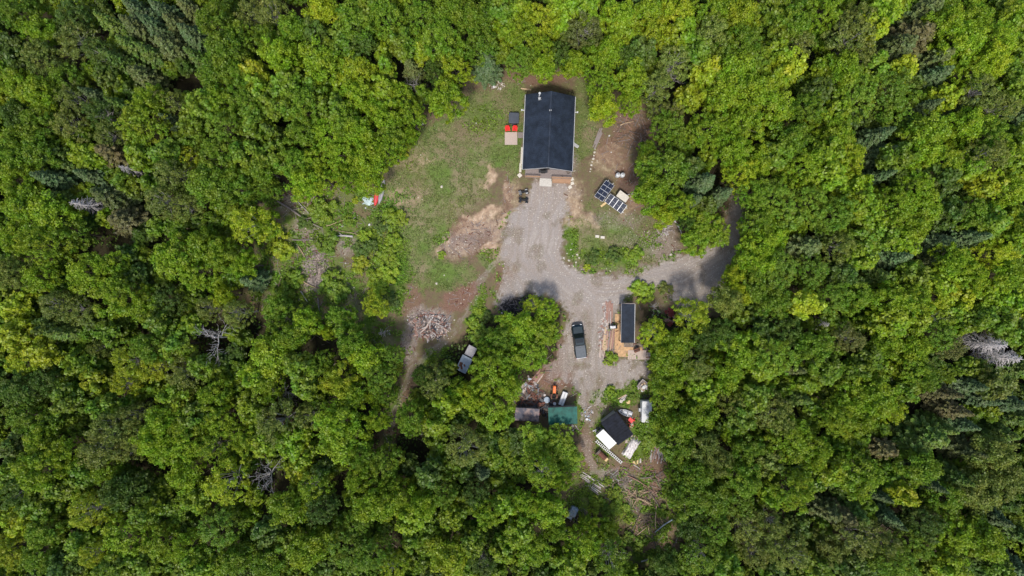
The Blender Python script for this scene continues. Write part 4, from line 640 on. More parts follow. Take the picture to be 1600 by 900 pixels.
for s in (-1, 1):
    gt = MB(); gt.bar((s * (HW + .05), -HL, EZ - .1), (s * (HW + .05), HL, EZ - .1), .10, .12); gt.build('gutter', M['trim'], house)
    for t in (-1, 1):
        fb = MB(); fb.bar((s * HW, t * (HL + .03), EZ - .1), (0, t * (HL + .03), RZ - .1), .04, .2); fb.build('fascia', M['trim'] if t < 0 else M['roof_black'], house)
st = MB(); st.cyl((-1.8, HL - .55, 4.9), (-1.8, HL - .55, 7.0), .10, n=12); st.cyl((-1.8, HL - .55, 7.0), (-1.8, HL - .55, 7.18), .20, .14, n=12); st.build('chimney_pipe', M['white'], house)
bk = MB(); bk.box((-1.75, HL - 1.0, 5.55), (.38, .34, .5)); bk.cyl((-1.7, HL - 1.1, 5.8), (-1.5, HL - 1.3, 6.2), .03); bk.build('chimney_bracket', M['trim'], house)
for sx in (-.12, .1):
    v = MB(); v.cyl((sx - .02, 2.9, RZ - .1), (sx - .02, 2.9, RZ + .35), .06, n=8); v.build('vent_pipe', M['white'], house)
for sx in (-1, 1):
    v = MB(); v.bar((sx * (HW - .2), 3.6, 3.3), (sx * (HW + .5), 3.6, 3.3), .12, .12); v.box((sx * (HW + .5), 3.6, 3.35), (.22, .22, .25)); v.build('wall_lamp', M['white'], house)
for i, (wx, wz, ww, wh) in enumerate([(-2.6, 2.2, 1.2, 1.0), (2.3, 2.2, 1.3, 1.0)]):
    fr = MB(); fr.box((wx, -HL + .69, wz), (ww + .14, .06, wh + .14)); f_ = fr.build('window', M['white'], house); gl = MB(); gl.box((wx, -HL + .655, wz), (ww, .02, wh)); gl.build('pane', M['glass'], f_)
dr = MB(); dr.box((0, -HL + .69, 1.75), (1.0, .06, 2.1)); d_ = dr.build('door', M['darkmetal'], house); kn = MB(); kn.cyl((.4, -HL + .66, 1.7), (.4, -HL + .58, 1.7), .04, n=8); kn.build('handle', M['greymetal'], d_)
for y in (-3.2, 0, 3.2):
    for s in (-1, 1):
        fr = MB(); fr.box((s * (HW - .22), y, 2.3), (.06, 1.3, 1.1)); f_ = fr.build('window', M['white'], house); gl = MB(); gl.box((s * (HW - .185), y, 2.3), (.02, 1.15, .95)); gl.build('pane', M['glass'], f_)

dk = at(857, 272, .6, R(-2.3), 'front_deck', 'brown wooden deck with railing along the south gable of the house', 'deck')
b = MB()
for i in range(10): b.box((0, -.62 + i * .142, .62), (7.6, .13, .04))
b.build('deck_boards', M['greywood'], dk)
for x in (-3.7, -1.4, .55, 2.2, 3.7):
    b = MB(); b.box((x, -.62, .8), (.1, .1, 1.7)); b.build('post', M['deckwood'], dk)
for a_, c_ in ((-3.7, -1.4), (.55, 3.7)):
    b = MB(); b.bar((a_, -.62, 1.62), (c_, -.62, 1.62), .14, .05); b.bar((a_, -.62, .85), (c_, -.62, .85), .05, .09)
    x = a_ + .15
    while x < c_: b.box((x, -.62, 1.23), (.05, .04, .72)); x += .16
    b.build('railing', M['deckwood'], dk)
stp = MB()
for i in range(4): stp.box((-.45, -.85 - i * .27, .5 - i * .14), (1.9, .28, .05))
for s in (-1.35, .45): stp.bar((s, -.7, .5), (s, -1.8, .02), .06, .2)
stp.build('steps', M['concrete'], dk)
rmp = MB(); rmp.box((2.2, -1.0, .30), (3.0, .75, .05)); rmp.box((2.2, -1.36, .34), (3.0, .06, .1)); rmp.build('lower_landing', M['deckwood'], dk)

g_ = at(848.5, 268.5, .9, 0, 'barbecue', 'black barbecue grill standing on the front deck', 'barbecue')
b = MB(); b.box((0, 0, 1.25), (.75, .5, .3)); b.cyl((-.38, 0, 1.42), (.38, 0, 1.42), .26, n=12); b.build('hood', M['black'], g_)
b = MB(); b.box((0, 0, .9), (.7, .45, .5)); b.build('cabinet', M['darkmetal'], g_)
for s in (-1, 1):
    b = MB(); b.box((s * .55, 0, 1.2), (.34, .42, .04)); b.build('side_shelf', M['darkmetal'], g_)
g_ = at(888, 269, .9, 0, 'planter_tub', 'black round tub at the east corner of the front deck', 'tub')
b = MB(); b.cyl((0, 0, .66), (0, 0, 1.1), .24, .32, n=14); b.build('barrel', M['black'], g_); b = MB(); b.cyl((0, 0, 1.02), (0, 0, 1.112), .27, n=14); b.build('soil', M['bark'], g_)

def slab(px, py, lx, ly, rz, name, label, cat, mat, z=.06, group=None):
    x, y = P(px, py, 0); b = MB(); b.box((0, 0, z / 2 + .03), (lx, ly, z)); b.box((0, 0, z + .034), (lx * .94, ly * .94, .006)); o = b.build(name, mat, None, bevel=.012); o.location = (x, y, gz(x, y)); o.rotation_euler = (0, 0, rz); return tag(o, label, cat, group)
slab(853, 287, 1.9, .9, R(-2), 'landing_pad', 'pale pad at the foot of the front deck steps', 'pad', M['concrete'])
slab(812, 274, .62, .62, R(40), 'paving_slab', 'cream square slab turned diamond-wise off the south-west corner of the house', 'paving slab', M['cream'])
for i, (x, y, a, l) in enumerate([(893.5, 280, 15, 'northernmost of three cream slabs below the south-east house corner'), (894, 286.5, 20, 'middle one of three cream slabs below the south-east house corner'), (890.5, 292.5, 40, 'southernmost of three cream slabs below the south-east house corner')]):
    slab(x, y, .58, .5, R(a), 'paving_slab', l, 'paving slab', M['cream'], group='cream slabs beside the driveway head')
for i, (x, y, L_, l) in enumerate([(815.3, 243, 2.7, 'upper of two pale boards lying end to end along the west house wall'), (813.2, 262, 1.5, 'lower of two pale boards lying end to end along the west house wall')]):
    slab(x, y, .36, L_, R(-3), 'pale_board', l, 'board', M['cream'], group='pale boards along the west wall')
slab(822, 139.5, 1.7, .22, R(-8), 'plank', 'pale plank on the brown ground north of the house', 'plank', M['wood'])
slab(770.8, 132, .3, 1.3, R(12), 'plank', 'white splintered board near the stones at the north-west lawn edge', 'plank', M['white'])
o = slab(898.5, 226.5, 1.35, .5, R(-35), 'leaning_ramp', 'pale grey ramp board sticking out from the east house wall', 'ramp', M['trim'])
slab(933, 369.5, .62, .42, R(-5), 'concrete_block', 'western of the two cream blocks on the grass island', 'block', M['cream'], .2, 'cream blocks on the island')
slab(941.3, 371, .66, .42, R(-5), 'concrete_block', 'eastern of the two cream blocks on the grass island', 'block', M['cream'], .2, 'cream blocks on the island')

# --- the little terrace west of the house
t = at(798.5, 216, .2, 0, 'wooden_platform', 'small faded wooden platform under the two red chairs', 'platform')
b = MB()
for i in range(14): b.box((0, -1.0 + i * .148, .2), (2.05, .135, .04))
for s in (-.9, 0, .9): b.box((s, 0, .1), (.1, 2.0, .15))
b.build('deck_boards', M['pinkdeck'], t)
b = MB()
for i in range(7): b.box((1.12 + .075 + i * .148, .5, .2), (.135, .95, .04))
b.build('walkway', M['greywood'], t)
def chair(px, py, label, rz):
    x, y = P(px, py, .4); c = empty('garden_chair', (x, y, .22), rz, label, 'chair', 'red slatted garden chairs')
    b = MB()
    for i in range(5): b.bar((-.24 + i * .12, -.28, .38), (-.24 + i * .12, .25, .26), .10, .025)
    b.build('seat', M['red'], c)
    b = MB()
    for i in range(5): b.bar((-.24 + i * .12, .22, .26), (-.26 + i * .13, .52, 1.0 - abs(i - 2) * .05), .11, .025)
    b.build('backrest', M['red'], c)
    for s in (-1, 1):
        b = MB(); b.bar((s * .34, -.32, .55), (s * .34, .38, .55), .14, .03); b.build('armrest', M['red'], c)
        b = MB(); b.box((s * .33, -.26, .27), (.06, .1, .54)); b.build('leg', M['red'], c); b = MB(); b.box((s * .31, .3, .27), (.06, .1, .54)); b.build('leg', M['red'], c)
    return c
chair(793, 202.5, 'western of the two red chairs on the wooden platform', R(8)); chair(804.5, 202.5, 'eastern of the two red chairs, nearer the house wall', R(-6))
t = at(803, 184, .9, R(-2), 'hot_tub', 'square slate-grey covered hot tub north of the red chairs', 'hot tub')
b = MB(); b.loft([rrect(.80, .84, .16, z) for z in (0, .75)]); b.build('shell', M['darkmetal'], t); b = MB(); b.loft([rrect(.84, .88, .18, .76), rrect(.84, .88, .18, .84), rrect(.78, .82, .16, .88)]); b.build('lid', M['tub'], t)
b = MB(); b.box((0, -.98, .2), (.7, .3, .4)); b.build('step', M['darkmetal'], t)

# --- quad bikes
def quad(px, py, rz, label, bodymat):
    x, y = P(px, py, .5); q = empty('quad_bike', (x, y, gz(x, y)), rz, label, 'quad bike', 'quad bikes parked by the driveway head')
    q.scale = (.92, .82, .9)
    for s in (-1, 1):
        for f in (-1, 1):
            b = MB(); b.cyl((f * .6, s * .28, .27), (f * .6, s * .5, .27), .27, n=14); wv = b.build('wheel', M['black'], q); h = MB(); h.cyl((f * .6, s * .5, .27), (f * .6, s * .515, .27), .13, n=10); h.build('rim', M['greymetal'], wv)
            b = MB(); b.loft([rrect(.20, .12, .05, .60, f * .55, s * .34), rrect(.16, .09, .04, .68, f * .55, s * .34)]); b.build('mudguard', bodymat if f > 0 else M['darkmetal'], q)
    b = MB(); b.loft([rrect(.75, .17, .1, .35), rrect(.72, .16, .1, .7), rrect(.5, .12, .1, .78)]); b.build('body', M['darkmetal'], q)
    b = MB(); b.loft([rrect(.33, .15, .08, .78, -.15), rrect(.28, .12, .08, .87, -.15)]); b.build('seat', M['black'], q)
    for f in (-.65, .62):
        b = MB(); [b.bar((f - .2, k, .82), (f + .2, k, .82), .025, .025) for k in (-.3, -.15, 0, .15, .3)]; [b.bar((f + k, -.32, .82), (f + k, .32, .82), .025, .025) for k in (-.2, .2)]; b.build('rack', bodymat if f < 0 else M['black'], q)
    b = MB(); b.bar((.25, -.38, .98), (.32, 0, .92), .035, .035); b.bar((.32, 0, .92), (.25, .38, .98), .035, .035); b.cyl((.4, 0, .7), (.32, 0, .93), .03, n=6); b.build('handlebar', M['black'], q)
quad(818, 300, R(13), 'northern of two dark quad bikes with white racks beside the driveway', M['white'])
quad(818, 312.5, R(-4), 'southern of two dark quad bikes beside the driveway', M['truck'])

# --- propane tanks
for px, l in ((966, 'western of the two white propane tanks on bare dirt'), (973.4, 'eastern of the two white propane tanks, its valve collar turned north')):
    x, y = P(px, 273, 1.2); t = empty('propane_tank', (x, y, gz(x, y)), 0, l, 'gas tank', 'white propane tanks')
    b = MB(); rg = [(.28, 0), (.36, .1), (.37, .2), (.37, 1.15), (.34, 1.24), (.24, 1.32), (.1, 1.35)]
    b.loft([[(r * math.cos(a), r * math.sin(a), z) for a in (6.2832 * i / 20 for i in range(20))] for r, z in rg]); b.build('shell', M['white'], t, smooth=True)
    b = MB(); b.cyl((0, 0, 1.33), (0, 0, 1.5), .13, n=12, caps=False); b.cyl((0, .05, 1.3), (0, .05, 1.47), .04, n=8); b.build('valve_collar', M['greymetal'], t)

# --- solar arrays
def solar(px, py, rz, label, n, w_, l_, z, tilt):
    x, y = P(px, py, z); s = empty('solar_array', (x, y, 0), rz, label, 'solar panels', 'solar arrays on the dirt island'); tot = n * w_
    zz = lambda yy: z + yy * math.sin(tilt)
    for i in range(n):
        cx = -tot / 2 + w_ * (i + .5); b = MB()
        e = w_ / 2 - .02; f = l_ / 2 - .02
        for (x0, y0, x1, y1) in ((-e, -f, e, -f), (-e, f, e, f), (-e, -f, -e, f), (e, -f, e, f)): b.bar((cx + x0, y0, zz(y0) + .01), (cx + x1, y1, zz(y1) + .01), .035, .045)
        b.bar((cx - e, 0, zz(0) + .012), (cx + e, 0, zz(0) + .012), .02, .03)
        p = b.build('panel', M['silver'], s); c = MB()
        for ky in range(2):
            for jy in range(3):
                for jx in range(6):
                    cw = (w_ - .10) / 6; cl = (l_ / 2 - .07) / 3; xx = cx - (w_ - .10) / 2 + cw * (jx + .5); y0 = (-l_ / 2 + .045 if ky == 0 else .025) + cl * jy
                    c.bar((xx, y0 + .008, zz(y0 + .008)), (xx, y0 + cl - .008, zz(y0 + cl - .008)), cw - .012, .02)
        c.build('cell', M['solar'], p)
    b = MB()
    for yy in (-l_ * .28, l_ * .28): b.bar((-tot / 2 - .1, yy, zz(yy) - .06), (tot / 2 + .28, yy, zz(yy) - .06), .06, .06)
    b.build('rail', M['silver'], s)
    for sx in (-tot / 2 + .3, tot / 2 - .3):
        for yy in (-l_ * .28, l_ * .28):
            b = MB(); b.box((sx, yy, (zz(yy) - .1) / 2), (.09, .09, zz(yy) - .1)); b.build('leg', M['greymetal'], s)
solar(944.3, 298.2, math.atan2(280.5 - 306 + 0, -(947 - 928.5)) + math.pi * 0 - R(0) + math.pi + R(-180) if False else R(54), 'north-west array of four solar panels, standing higher than its neighbour', 4, .81, 1.62, 1.55, R(-14))
solar(962.2, 318.2, R(-36), 'south-east array of four solar panels beside the cream box', 4, .84, 1.58, 1.15, R(14))
bx = at(973.3, 306.8, 1.4, R(-36), 'equipment_box', 'cream flat-topped equipment shed behind the solar arrays', 'small shed')
b = MB(); b.box((0, 0, .65), (1.75, 1.0, 1.3)); b.build('wall', M['trim'], bx); b = MB(); b.box((0, 0, 1.36), (1.9, 1.15, .09), 0, 0, .98); b.build('roof', M['cream'], bx)
b = MB(); b.cyl((.35, .5, 1.2), (.75, .95, 2.0), .03, n=6); b.bar((.72, .9, 1.95), (1.1, 1.1, 2.05), .05, .05); b.build('antenna', M['silver'], bx)
slab(943, 319.5, 1.1, .35, R(38), 'plank', 'yellowish board poking out south of the solar panels', 'plank', M['yellowp'], .08)

# --- mono-pitch sheds
def shed(cx, cy, z, lx, ly, rz, name, label, roofm, wallm, rise=.5, along='x', step=.25, door='s'):
    x, y = P(cx, cy, z); s = empty(name, (x, y, gz(x, y)), rz, label, 'shed')
    b = MB(); z0, z1 = z - rise / 2, z + rise / 2
    w_, l_ = lx / 2 - .18, ly / 2 - .18
    if along == 'x': b.loft([[(-w_, -l_, -.2), (-w_, l_, -.2), (-w_, l_, z0 - .05), (-w_, -l_, z0 - .05)], [(w_, -l_, -.2), (w_, l_, -.2), (w_, l_, z1 - .09), (w_, -l_, z1 - .09)]])
    else: b.loft([[(-w_, -l_, -.2), (-w_, -l_, z0 - .05), (w_, -l_, z0 - .05), (w_, -l_, -.2)], [(-w_, l_, -.2), (-w_, l_, z1 - .09), (w_, l_, z1 - .09), (w_, l_, -.2)]])
    b.build('wall', wallm, s); b = MB(); ribbed_slope(b, -lx / 2, lx / 2, -ly / 2, ly / 2, z0, z1, along, step); b.build('roof', roofm, s)
    d = MB(); d.box((0, -l_ - .03, .95), (.85, .05, 1.9)); d.build('door', M['greywood'], s); return s
# open-sided sawmill shed: posts carry the roof
sx_, sy_ = P(981, 505.3, 2.9); mill = empty('sawmill_shed', (sx_, sy_, 0), R(-.8), 'narrow open-sided shed with a dark ribbed metal roof east of the pickup', 'shed')
b = MB(); ribbed_slope(b, -1.06, 1.06, -3.1, 3.1, 3.05, 2.75, 'x', .22, .04); b.build('roof', M['roof_navy'], mill)
b = MB(); b.bar((1.13, -3.1, 2.72), (1.13, 3.1, 2.72), .10, .1); b.bar((-1.09, -3.1, 3.0), (-1.09, 3.1, 3.0), .04, .14); b.build('edge_trim', M['trim'], mill)
b = MB(); b.box((0, 3.17, 2.75), (2.2, .1, .2)); b.build('fascia', M['greywood'], mill)
for x in (-.95, .95):
    for y in (-2.9, 0, 2.9): b = MB(); b.box((x, y, 1.3), (.14, .14, 2.75)); b.build('post', M['deckwood'], mill)
b = MB(); b.box((1.0, 0, 1.0), (.05, 5.7, 2.0)); b.build('back_wall_boards', M['greywood'], mill)
fl = at(968.5, 522, 0, R(-.8), 'sawdust_floor', 'orange sawdust-covered plywood floor around the sawmill shed', 'floor')
b = MB(); b.box((-.1, .1, .07), (1.5, 6.4, .06)); b.build('side_boards', M['plywood'], fl); b = MB(); b.box((1.7, -2.9, .08), (4.0, 1.6, .06)); b.build('end_boards', M['plywood'], fl)
b = MB()
for i in range(9): b.box((1.5 + i * .33, -3.35, .15 + .02 * (i % 3)), (.30, 1.5, .05), R((i * 37 % 7) - 3))
b.build('pale_planks', M['pinkdeck'], fl)
ml = at(957.5, 511, .9, R(4), 'sawmill_carriage', 'small white and black saw engine on rails among the lumber', 'saw')
b = MB(); b.box((0, 0, .95), (.85, .42, .35)); b.box((.1, 0, 1.2), (.5, .3, .2)); b.build('engine_cover', M['white'], ml); b = MB(); b.cyl((.48, -.3, .75), (.48, .3, .75), .3, n=14); b.box((0, 0, .55), (1.1, .5, .35)); b.build('frame', M['black'], ml)
b = MB(); b.bar((-.3, .2, .5), (-.1, 2.6, .5), .1, .1); b.build('rail', M['dirtywhite'], ml)
eng = at(995, 547, .5, R(20), 'edger_machine', 'dark rusty machine on the pale planks south of the sawmill shed', 'machine')
b = MB(); b.box((0, 0, .45), (.9, .6, .5)); b.build('housing', M['rust'], eng); b = MB(); b.cyl((-.5, 0, .6), (.5, 0, .6), .12, n=8); b.cyl((.1, .35, .5), (.1, .45, .5), .28, n=12); b.build('roller', M['black'], eng)

# loose boards lie in stacks; every board can be lifted on its own
def boards(cx, cy, n, L, wd, spread, rz, mats, label, group, jit=6, layers=1, seed=1, name='board'):
    rr = random.Random(seed)
    for i in range(n):
        u = (i / max(1, n - 1) - .5) * spread * S; ly = rr.randrange(layers); v = rr.uniform(-.25, .25) * L * .5
        x, y = P(cx, cy); X = x + u * math.cos(rz) - v * math.sin(rz); Y = y + u * math.sin(rz) + v * math.cos(rz)
        b = MB(); l = L * rr.uniform(.65, 1.05); b.box((0, 0, 0), (wd * rr.uniform(.8, 1.3), l, .045)); o = b.build(name, rr.choice(mats), None)
        o.location = (X, Y, gz(X, Y) + .09 + ly * .06 + i * .004); o.rotation_euler = (R(rr.uniform(-1, 1)), 0, rz + R(rr.uniform(-jit, jit))); tag(o, label, 'board', group)
boards(951, 487, 12, 3.4, .16, 11, R(-1), [M['redwood'], M['greywood'], M['redwood']], 'rough reddish board lying lengthwise in the rows north-west of the sawmill shed', 'reddish boards north-west of the sawmill', 3, 2, 3)
boards(950, 530, 14, 3.6, .17, 16, R(-5), [M['redwood'], M['redwood'], M['wood'], M['greywood']], 'rough reddish board lying lengthwise in the rows west of the sawmill shed', 'reddish boards west of the sawmill', 4, 2, 4)
boards(941, 548, 4, 2.6, .14, 7, R(-8), [M['pinkdeck']], 'long pale slab-wood strip beside the small round bush', 'pale strips by the round bush', 4, 1, 5)
boards(948, 473, 4, .8, .14, 7, R(85), [M['dirtywhite']], 'short white offcut at the north end of the lumber rows', 'white offcuts north of the lumber', 6, 1, 6)
boards(934, 216, 5, 3.2, .2, 5, R(-22), [M['greywood'], M['darkmetal'], M['greywood']], 'grey weathered plank in the narrow stack east of the house', 'grey planks east of the house', 3, 2, 7, 'plank')
boards(929, 758, 8, 3.2, .16, 17, R(57), [M['greywood'], M['dirtywhite'], M['greywood']], 'grey plank in the slanting pile south of the rusty boiler', 'planks south of the boiler', 6, 2, 8, 'plank')
boards(1029, 708, 22, 3.4, .12, 24, R(-10), [M['redwood'], M['greywood'], M['deadbark']], 'thin brown pole in the upright bundle beside the trees south of the camper', 'poles south of the camper', 12, 2, 9, 'pole')
boards(841, 588, 6, 2.6, .16, 9, R(-42), [M['pinkdeck'], M['redwood']], 'pinkish board at the tree edge north-west of the tractor', 'boards north-west of the tractor', 6, 1, 10)
boards(816, 610, 6, 2.0, .2, 9, R(-38), [M['dirtywhite'], M['pinkdeck'], M['greywood']], 'pale scrap board at the tree edge north of the rusty-roofed shed', 'scrap boards north of the rusty shed', 12, 1, 11)
boards(974, 622, 4, 1.7, .14, 6, R(-60), [M['dirtywhite'], M['wood']], 'short pale board on the dirt north of the small boat', 'boards north of the boat', 10, 1, 12)
boards(996, 722, 3, .8, .3, 10, R(20), [M['yellowp'], M['dirtywhite'], M['rust']], 'short broad offcut on the grass south of the pale tarp', 'offcuts south of the tarp', 25, 1, 13)
boards(821, 640, 7, 3.0, .12, 30, R(70), [M['rust'], M['greywood'], M['darkmetal']], 'long scrap pipe lying against the rusty-roofed shed', 'scrap lengths by the rusty shed', 25, 2, 14, 'pipe')

shed(879.5, 649.8, 2.6, 4.62, 2.85, R(2.5), 'green_shed', 'shed with a flat green metal roof at the south end of the yard', M['roof_green'], M['greywood'], .35, 'y', .42)
rs = shed(823.5, 648, 2.2, 3.9, 2.1, R(-3), 'rusty_shed', 'low shed with a grey and rusty metal roof half under trees', M['roof_rust'], M['greywood'], .3, 'y', .3)
bs = shed(964.2, 669.7, 2.6, 4.55, 3.1, R(-52.5), 'black_shed', 'square shed with a plain black metal roof south of the boat', M['roof_black'], M['siding'], .5, 'y', .45)
ln = shed(947.3, 686.6, 2.2, 3.1, 1.6, R(-46), 'white_lean_to', 'white-roofed lean-to against the south-west side of the black-roofed shed', M['white'], M['dirtywhite'], .3, 'y', .5)
# ladder
a = P(930.5, 687.5); c_ = P(971.5, 723); ang = math.atan2(c_[1] - a[1], c_[0] - a[0]); LL = math.hypot(c_[0] - a[0], c_[1] - a[1])
ld = empty('ladder', (*a, .25), ang, 'long white ladder lying diagonally beside the white-roofed lean-to', 'ladder')
for s in (-.19, .19): b = MB(); b.bar((0, s, .1), (LL, s, .1), .06, .09); b.build('side_rail', M['white'], ld)
for i in range(17): b = MB(); b.bar((.2 + i * (LL - .4) / 16, -.17, .1), (.2 + i * (LL - .4) / 16, .17, .1), .12, .04); b.build('rung', M['white'], ld)

# --- pickup
tx, ty = P(905, 533, .8); tk = empty('pickup_truck', (tx, ty, 0.02), R(7.5), 'dark teal pickup truck with a grey bed cover parked on the gravel', 'pickup truck')
b = MB()
prof = [(-2.72, .86, .55, 1.0), (-2.66, .93, .42, 1.1), (-1.0, .97, .38, 1.12), (.9, .98, .38, 1.1), (1.8, .96, .40, 1.06), (2.4, .92, .42, .98), (2.68, .80, .48, .86), (2.78, .55, .55, .72)]
b.loft([[(-w_, y, z0), (-w_ * 1.0, y, z0 + (z1 - z0) * .7), (-w_ * .9, y, z1), (w_ * .9, y, z1), (w_ * 1.0, y, z0 + (z1 - z0) * .7), (w_, y, z0)] for y, w_, z0, z1 in prof]); body = b.build('body', M['truck'], tk, bevel=.03)
b = MB(); b.loft([rrect(.80, .62, .15, 1.075, 0, 1.86), rrect(.72, .52, .15, 1.13, 0, 1.82)]); b.build('hood', M['truck'], tk, smooth=False)
b = MB(); b.loft([[(-.90, -.72, 1.1), (.90, -.72, 1.1), (.90, 1.28, 1.1), (-.90, 1.28, 1.1)], [(-.72, -.55, 1.78), (.72, -.55, 1.78), (.70, .52, 1.80), (-.70, .52, 1.80)]]); b.build('cab', M['truck'], tk, bevel=.05)
b = MB(); b.loft([[(-.66, .56, 1.80), (.66, .56, 1.80), (.80, 1.24, 1.17), (-.80, 1.24, 1.17)], [(-.66, .60, 1.825), (.66, .60, 1.825), (.80, 1.28, 1.19), (-.80, 1.28, 1.19)]]); b.build('windshield', M['glass'], tk)
b = MB(); b.loft([[(-.62, -.60, 1.74), (.62, -.60, 1.74), (.72, -.745, 1.2), (-.72, -.745, 1.2)], [(-.62, -.63, 1.75), (.62, -.63, 1.75), (.72, -.77, 1.21), (-.72, -.77, 1.21)]]); b.build('rear_window', M['glass'], tk)
for s in (-1, 1):
    for y0, y1 in ((-.45, .15), (.22, .85)):
        b = MB(); b.loft([[(s * .755, y0, 1.7), (s * .755, min(y1, .5), 1.7), (s * .875, y1, 1.22), (s * .88, y0, 1.22)], [(s * .775, y0, 1.705), (s * .775, min(y1, .5), 1.705), (s * .895, y1, 1.225), (s * .90, y0, 1.225)]]); b.build('side_window', M['glass'], tk)
    b = MB(); b.box((s * 1.06, .95, 1.2), (.2, .12, .16)); b.build('mirror', M['black'], tk)
    b = MB(); b.box((s * .62, 2.66, .82), (.34, .1, .16), R(-s * 18)); b.build('headlight', M['lampglass'], tk)
    b = MB(); b.box((s * .86, -2.71, .9), (.12, .04, .3)); b.build('tail_light', M['red'], tk)
    for y in (-1.75, 1.82):
        b = MB(); b.cyl((s * .76, y, .38), (s * 1.0, y, .38), .38, n=20); wv = b.build('wheel', M['black'], tk); h = MB(); h.cyl((s * 1.0, y, .38), (s * 1.012, y, .38), .23, n=14); h.build('rim', M['greymetal'], wv)
b = MB(); b.loft([rrect(.80, .93, .05, 1.125, 0, -1.70), rrect(.79, .92, .05, 1.155, 0, -1.70)])
for i in range(4): b.box((0, -2.4 + i * .45, 1.168), (1.5, .05, .02))
b.build('bed_cover', M['tonneau'], tk)
b = MB(); b.box((0, -2.78, .5), (1.7, .14, .2)); b.build('bumper', M['greymetal'], tk); b = MB(); b.box((0, 2.78, .66), (1.0, .06, .22)); b.build('grille', M['darkmetal'], tk)
b = MB(); b.loft([rrect(.55, .30, .1, 1.815, 0, .1), rrect(.54, .29, .1, 1.822, 0, .1)]); b.build('sunroof', M['glass'], tk)

# --- orange tractor
tr_ = at(866, 614, .8, R(-3), 'tractor', 'orange compact tractor with rusty fork arms north of the green-roofed shed', 'tractor')
b = MB(); b.loft([rrect(.25, .62, .1, .6, 0, .55), rrect(.24, .62, .1, 1.05, 0, .55), rrect(.19, .55, .1, 1.12, 0, .52)]); b.build('hood', M['orange'], tr_)
b = MB(); b.box((0, -.6, .6), (.34, 1.2, .35)); b.build('chassis', M['black'], tr_)
b = MB(); b.box((0, -.55, .95), (.4, .4, .12)); b.box((0, -.75, 1.15), (.4, .08, .4)); b.build('seat', M['black'], tr_)
for s in (-1, 1):
    b = MB(); b.cyl((s * .38, -.5, .48), (s * .62, -.5, .48), .48, n=18); b.build('rear_wheel', M['black'], tr_); b = MB(); b.box((s * .47, -.5, 1.02), (.24, .6, .05)); b.build('fender', M['rust'], tr_)
    b = MB(); b.cyl((s * .32, .85, .28), (s * .48, .85, .28), .28, n=14); b.build('front_wheel', M['black'], tr_)
    b = MB(); b.bar((s * .32, -1.1, .5), (s * .45, -.35, .8), .09, .14); b.build('lift_arm', M['wood'], tr_)
b = MB(); b.cyl((0, -.1, 1.1), (0, -.16, 1.2), .19, n=14, caps=False); b.cyl((0, .0, .9), (0, -.13, 1.15), .03, n=6); b.build('steering_wheel', M['black'], tr_)

bxx = at(880, 623, .7, R(-20), 'truck_cap', 'long white two-lidded box standing beside the tractor', 'storage box')
b = MB(); b.loft([rrect(.44, 1.14, .06, z) for z in (0.02, .58)]); b.build('base', M['trim'], bxx)
for s in (-1, 1): b = MB(); b.loft([rrect(.20, 1.14, .04, .60, s * .225), rrect(.17, 1.1, .04, .68, s * .225)]); b.build('lid', M['white'], bxx)

# --- junk round the sheds
def drum(px, py, r, h, mat, label, name='drum', cat='drum', rz=0, lying=False, group=None):
    x, y = P(px, py, h); b = MB()
    if lying: b.cyl((-h / 2, 0, r), (h / 2, 0, r), r, n=18); b.cyl((-h / 2 - .02, 0, r), (-h / 2, 0, r), r * .8, n=12)
    else: b.cyl((0, 0, 0), (0, 0, h), r, n=20); b.cyl((0, 0, h), (0, 0, h + .02), r * .86, n=18)
    o = b.build(name, mat, None); o.location = (x, y, gz(x, y) + .01); o.rotation_euler = (0, 0, rz); return tag(o, label, cat, group)
drum(854.5, 625, .5, .35, M['bluegrey'], 'round blue-grey basin in the junk west of the tractor', 'basin', 'basin')
drum(846, 627, .38, .3, M['darkmetal'], 'dark round drum beside the blue-grey basin', 'drum', 'drum')
drum(843, 632, .34, .8, M['rust'], 'brown rusty barrel in the gap between the green and rusty sheds', 'barrel', 'barrel')
drum(851, 617.5, .2, .3, M['dirtywhite'], 'small pale pail north of the blue-grey basin', 'pail', 'pail')
drum(866.5, 631, .26, .35, M['white'], 'white pail between the tractor and the green roof', 'pail', 'pail')
drum(917, 655, .2, .3, M['white'], 'white pail lying at the north-east corner of the green-roofed shed', 'pail', 'pail')
drum(841, 647, .3, .5, M['canoe'], 'dark red can between the green and rusty sheds', 'can', 'can')
for i, (x, y, l) in enumerate([(846, 640, 'black tyre leaning nearest the rusty-roofed shed'), (850, 648, 'black tyre in the gap beside the green-roofed shed wall'), (838, 620, 'black tyre on the rusty scrap heap')]):
    X, Y = P(x, y, .2); b = MB(); n = 18; rings = []
    for k in range(n + 1):
        a = 6.2832 * k / n; cx_, cy_ = math.cos(a), math.sin(a); rings.append([(cx_ * (.28 + .09 * math.cos(t)), cy_ * (.28 + .09 * math.cos(t)), .12 + .1 * math.sin(t)) for t in (6.2832 * j / 8 for j in range(8))])
    b.loft(rings, caps=False); o = b.build('tyre', M['black'], None, smooth=True); o.location = (X, Y, gz(X, Y)); tag(o, l, 'tyre', 'discarded tyres')
